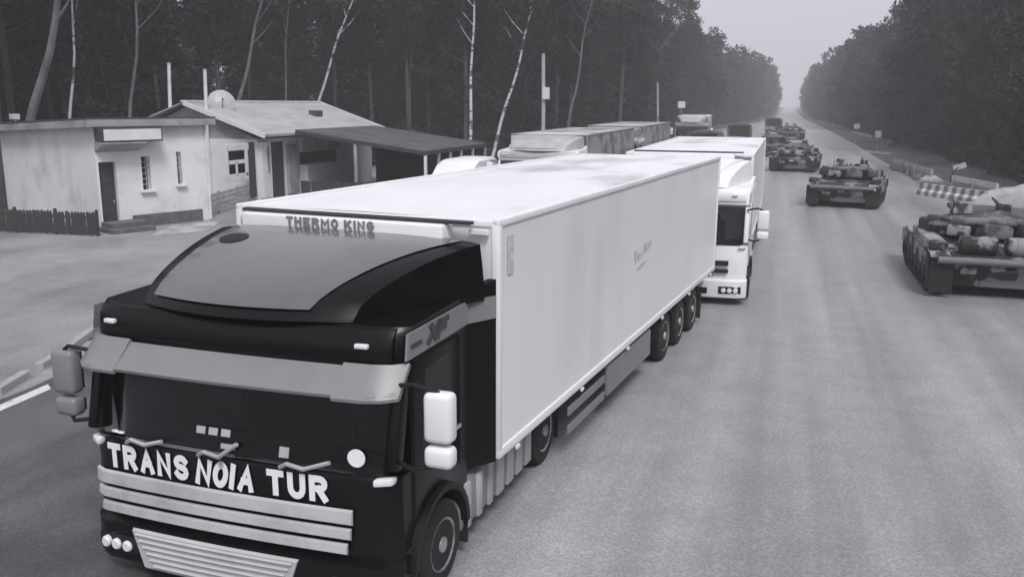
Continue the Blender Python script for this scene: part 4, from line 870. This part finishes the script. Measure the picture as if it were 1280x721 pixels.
# hazy wood beyond, one mass each side
def far_wood(name, xr_, yr_, n, label, near=0):
    C, R = [], []
    for i in range(n):
        y = yr_[0]+(yr_[1]-yr_[0])*random.random()**1.7; q_ = max(0, min(1, (y-185)/130)) if near else 0; h = random.uniform(13, 20)
        x = xr_[near-1 if near else 0]+((9.0 if near == 2 else -4.2)*q_) if near and random.random() < .45 else random.uniform(*xr_)
        for q in range(26):
            z = random.uniform(.03, 1)*h; rr = 3.6*math.sin(PI*min(1, max(.15, (1.06-z/h)/1.0)))**.6; a = random.uniform(0, 6.28); d = rr*random.uniform(.1, 1)
            C.append((x+d*math.cos(a), y+d*math.sin(a), z)); R.append(random.uniform(.9, 1.7))
    o = inst(name, leaf_mesh(name, C, R, n*520, .55, M_leafB, .8)); return tag(o, label, 'wood', kind='stuff')
far_wood('distant_woodland', (-40, -17), (186, 560), 200, 'hazy distant wood closing the road on the side of the parked trucks', 2)
far_wood('distant_woodland', (13, 40), (178, 560), 190, 'hazy distant wood closing the road on the side of the tanks', 1)
far_wood('woodland', (-100, -60), (-40, 150), 260, 'deep dark wood behind the trees at the houses')
far_wood('woodland', (15, 40), (-70, 44), 90, 'dark wood lining the road across from the trucks')
# undergrowth along both wood edges
def undergrowth(name, pts, n, label, hmax=2.2):
    C, R = [], []
    for i in range(n):
        k = random.randrange(len(pts)-1); t_ = random.random(); p, q = pts[k], pts[k+1]
        x = p[0]+(q[0]-p[0])*t_+random.uniform(0, 1)*p[2]; y = p[1]+(q[1]-p[1])*t_; C.append((x, y, random.uniform(.1, hmax)*random.random()**.5)); R.append(random.uniform(.5, 1.2))
    return tag(inst(name, leaf_mesh(name, C, R, n*48, .22, M_leafB, .8)), label, 'undergrowth', kind='stuff')
undergrowth('undergrowth', [(-33, 18, -14), (-33.5, 60, -14), (-18, 64, -12), (-15.5, 84, -8), (-15.2, 185, -8)], 620, 'dark brush under the trees behind the houses and trucks', 3.0)
undergrowth('undergrowth', [(13.6, 40, 9), (13.4, 90, 8), (12.5, 180, 6)], 460, 'dark brush under the wood across the road', 2.4)
# trunks that stand out against the wood
def slender(label, base, top, y, r, mat, crown=True, hh=14., group=None, name='birch_tree'):
    b0, t0 = WY(*base, y), WY(*top, y); sl_ = (t0.x-b0.x)/max(.1, t0.z-b0.z)
    xb = b0.x-sl_*b0.z
    T = thing(name, label, 'tree', (xb, y, 0), 0, group); n = 12; b = MB()
    ph = random.uniform(0, 6)
    pts = [(sl_*hh*i/n+.10*math.sin(ph+i*1.1)*(.3+i/n), .06*math.sin(i*1.3), hh*i/n) for i in range(n+1)]
    b.tube(pts, [r*(1.15 if i == 0 else 1-.06*i) for i in range(n+1)], 9)
    for i in range(5):
        p = Vector(pts[7+i]); a = random.uniform(0, 6.3); b.tube([p, p+Vector((math.cos(a)*.9, math.sin(a)*.9, .9)), p+Vector((math.cos(a)*1.5, math.sin(a)*1.5, 1.7))], [r*.3, r*.2, r*.06], 5)
    b.build('trunk', mat, T, True)
    C = [(pts[9][0]+random.gauss(0, 1.1), random.gauss(0, 1.1), random.uniform(hh*.82, hh*1.12)) for _ in range(22)]
    inst('crown', leaf_mesh('crown', C, [random.uniform(.5, 1.) for _ in C], 1400, .2, M_leafC), T)
    return T
BM = birch_mat()
M_ptr = M('pale_trunk', .16, .9, .25, 4, bump=.4, dark=.10, dscale=1.5, stretch=(1, 1, .6))
slender('slender white birch leaning over the far end of the pale sheet roof', (400, 120), (438, 4), 57, .13, BM)
slender('upright white birch behind the dark canopy', (588, 150), (592, 4), 60, .14, BM, hh=15)
slender('slender white birch leaning between the canopy and the utility pole', (628, 150), (667, 10), 60.5, .13, BM)
slender('thick pale trunk leaning beside the end of the white house', (40, 150), (74, 0), 33, .26, M_ptr, name='pale_tree')
slender('thin whitish trunk next to the thick pale one by the white house', (89, 125), (93, 2), 35.5, .09, BM)
slender('thin pale trunk above the sign box of the white house', (166, 110), (171, 12), 37, .11, M_ptr, name='pale_tree')
slender('pale forked trunk leaning behind the satellite dish', (300, 118), (328, 4), 48, .15, M_ptr, name='pale_tree')
slender('dull thin trunk in the wood above the pale sheet roof', (357, 118), (358, 60), 58, .10, M_ptr, name='pale_tree')
slender('pale thin trunk in the wood behind the front of the canopy', (512, 150), (514, 40), 64, .12, M_ptr, name='pale_tree')
slender('dim leaning trunk in the wood past the utility pole', (712, 150), (722, 95), 66, .12, M_ptr, name='pale_tree')

# ------------------------------------------------------------------ haze
hz = MB().box((0, 905, 17), (1804, 1992, 36.4)).build('haze', M_ground); hz.data.materials.clear()
hm = bpy.data.materials.new('haze_air'); hm.use_nodes = True; n = hm.node_tree.nodes; n.clear()
pv = n.new('ShaderNodeVolumePrincipled'); pv.inputs['Color'].default_value = (.97, .97, .99, 1); pv.inputs['Density'].default_value = .0013; pv.inputs['Anisotropy'].default_value = 0
om = n.new('ShaderNodeOutputMaterial'); hm.node_tree.links.new(pv.outputs[0], om.inputs['Volume']); hz.data.materials.append(hm)
tag(hz, 'thin grey haze filling the air along the road', 'haze', kind='stuff')
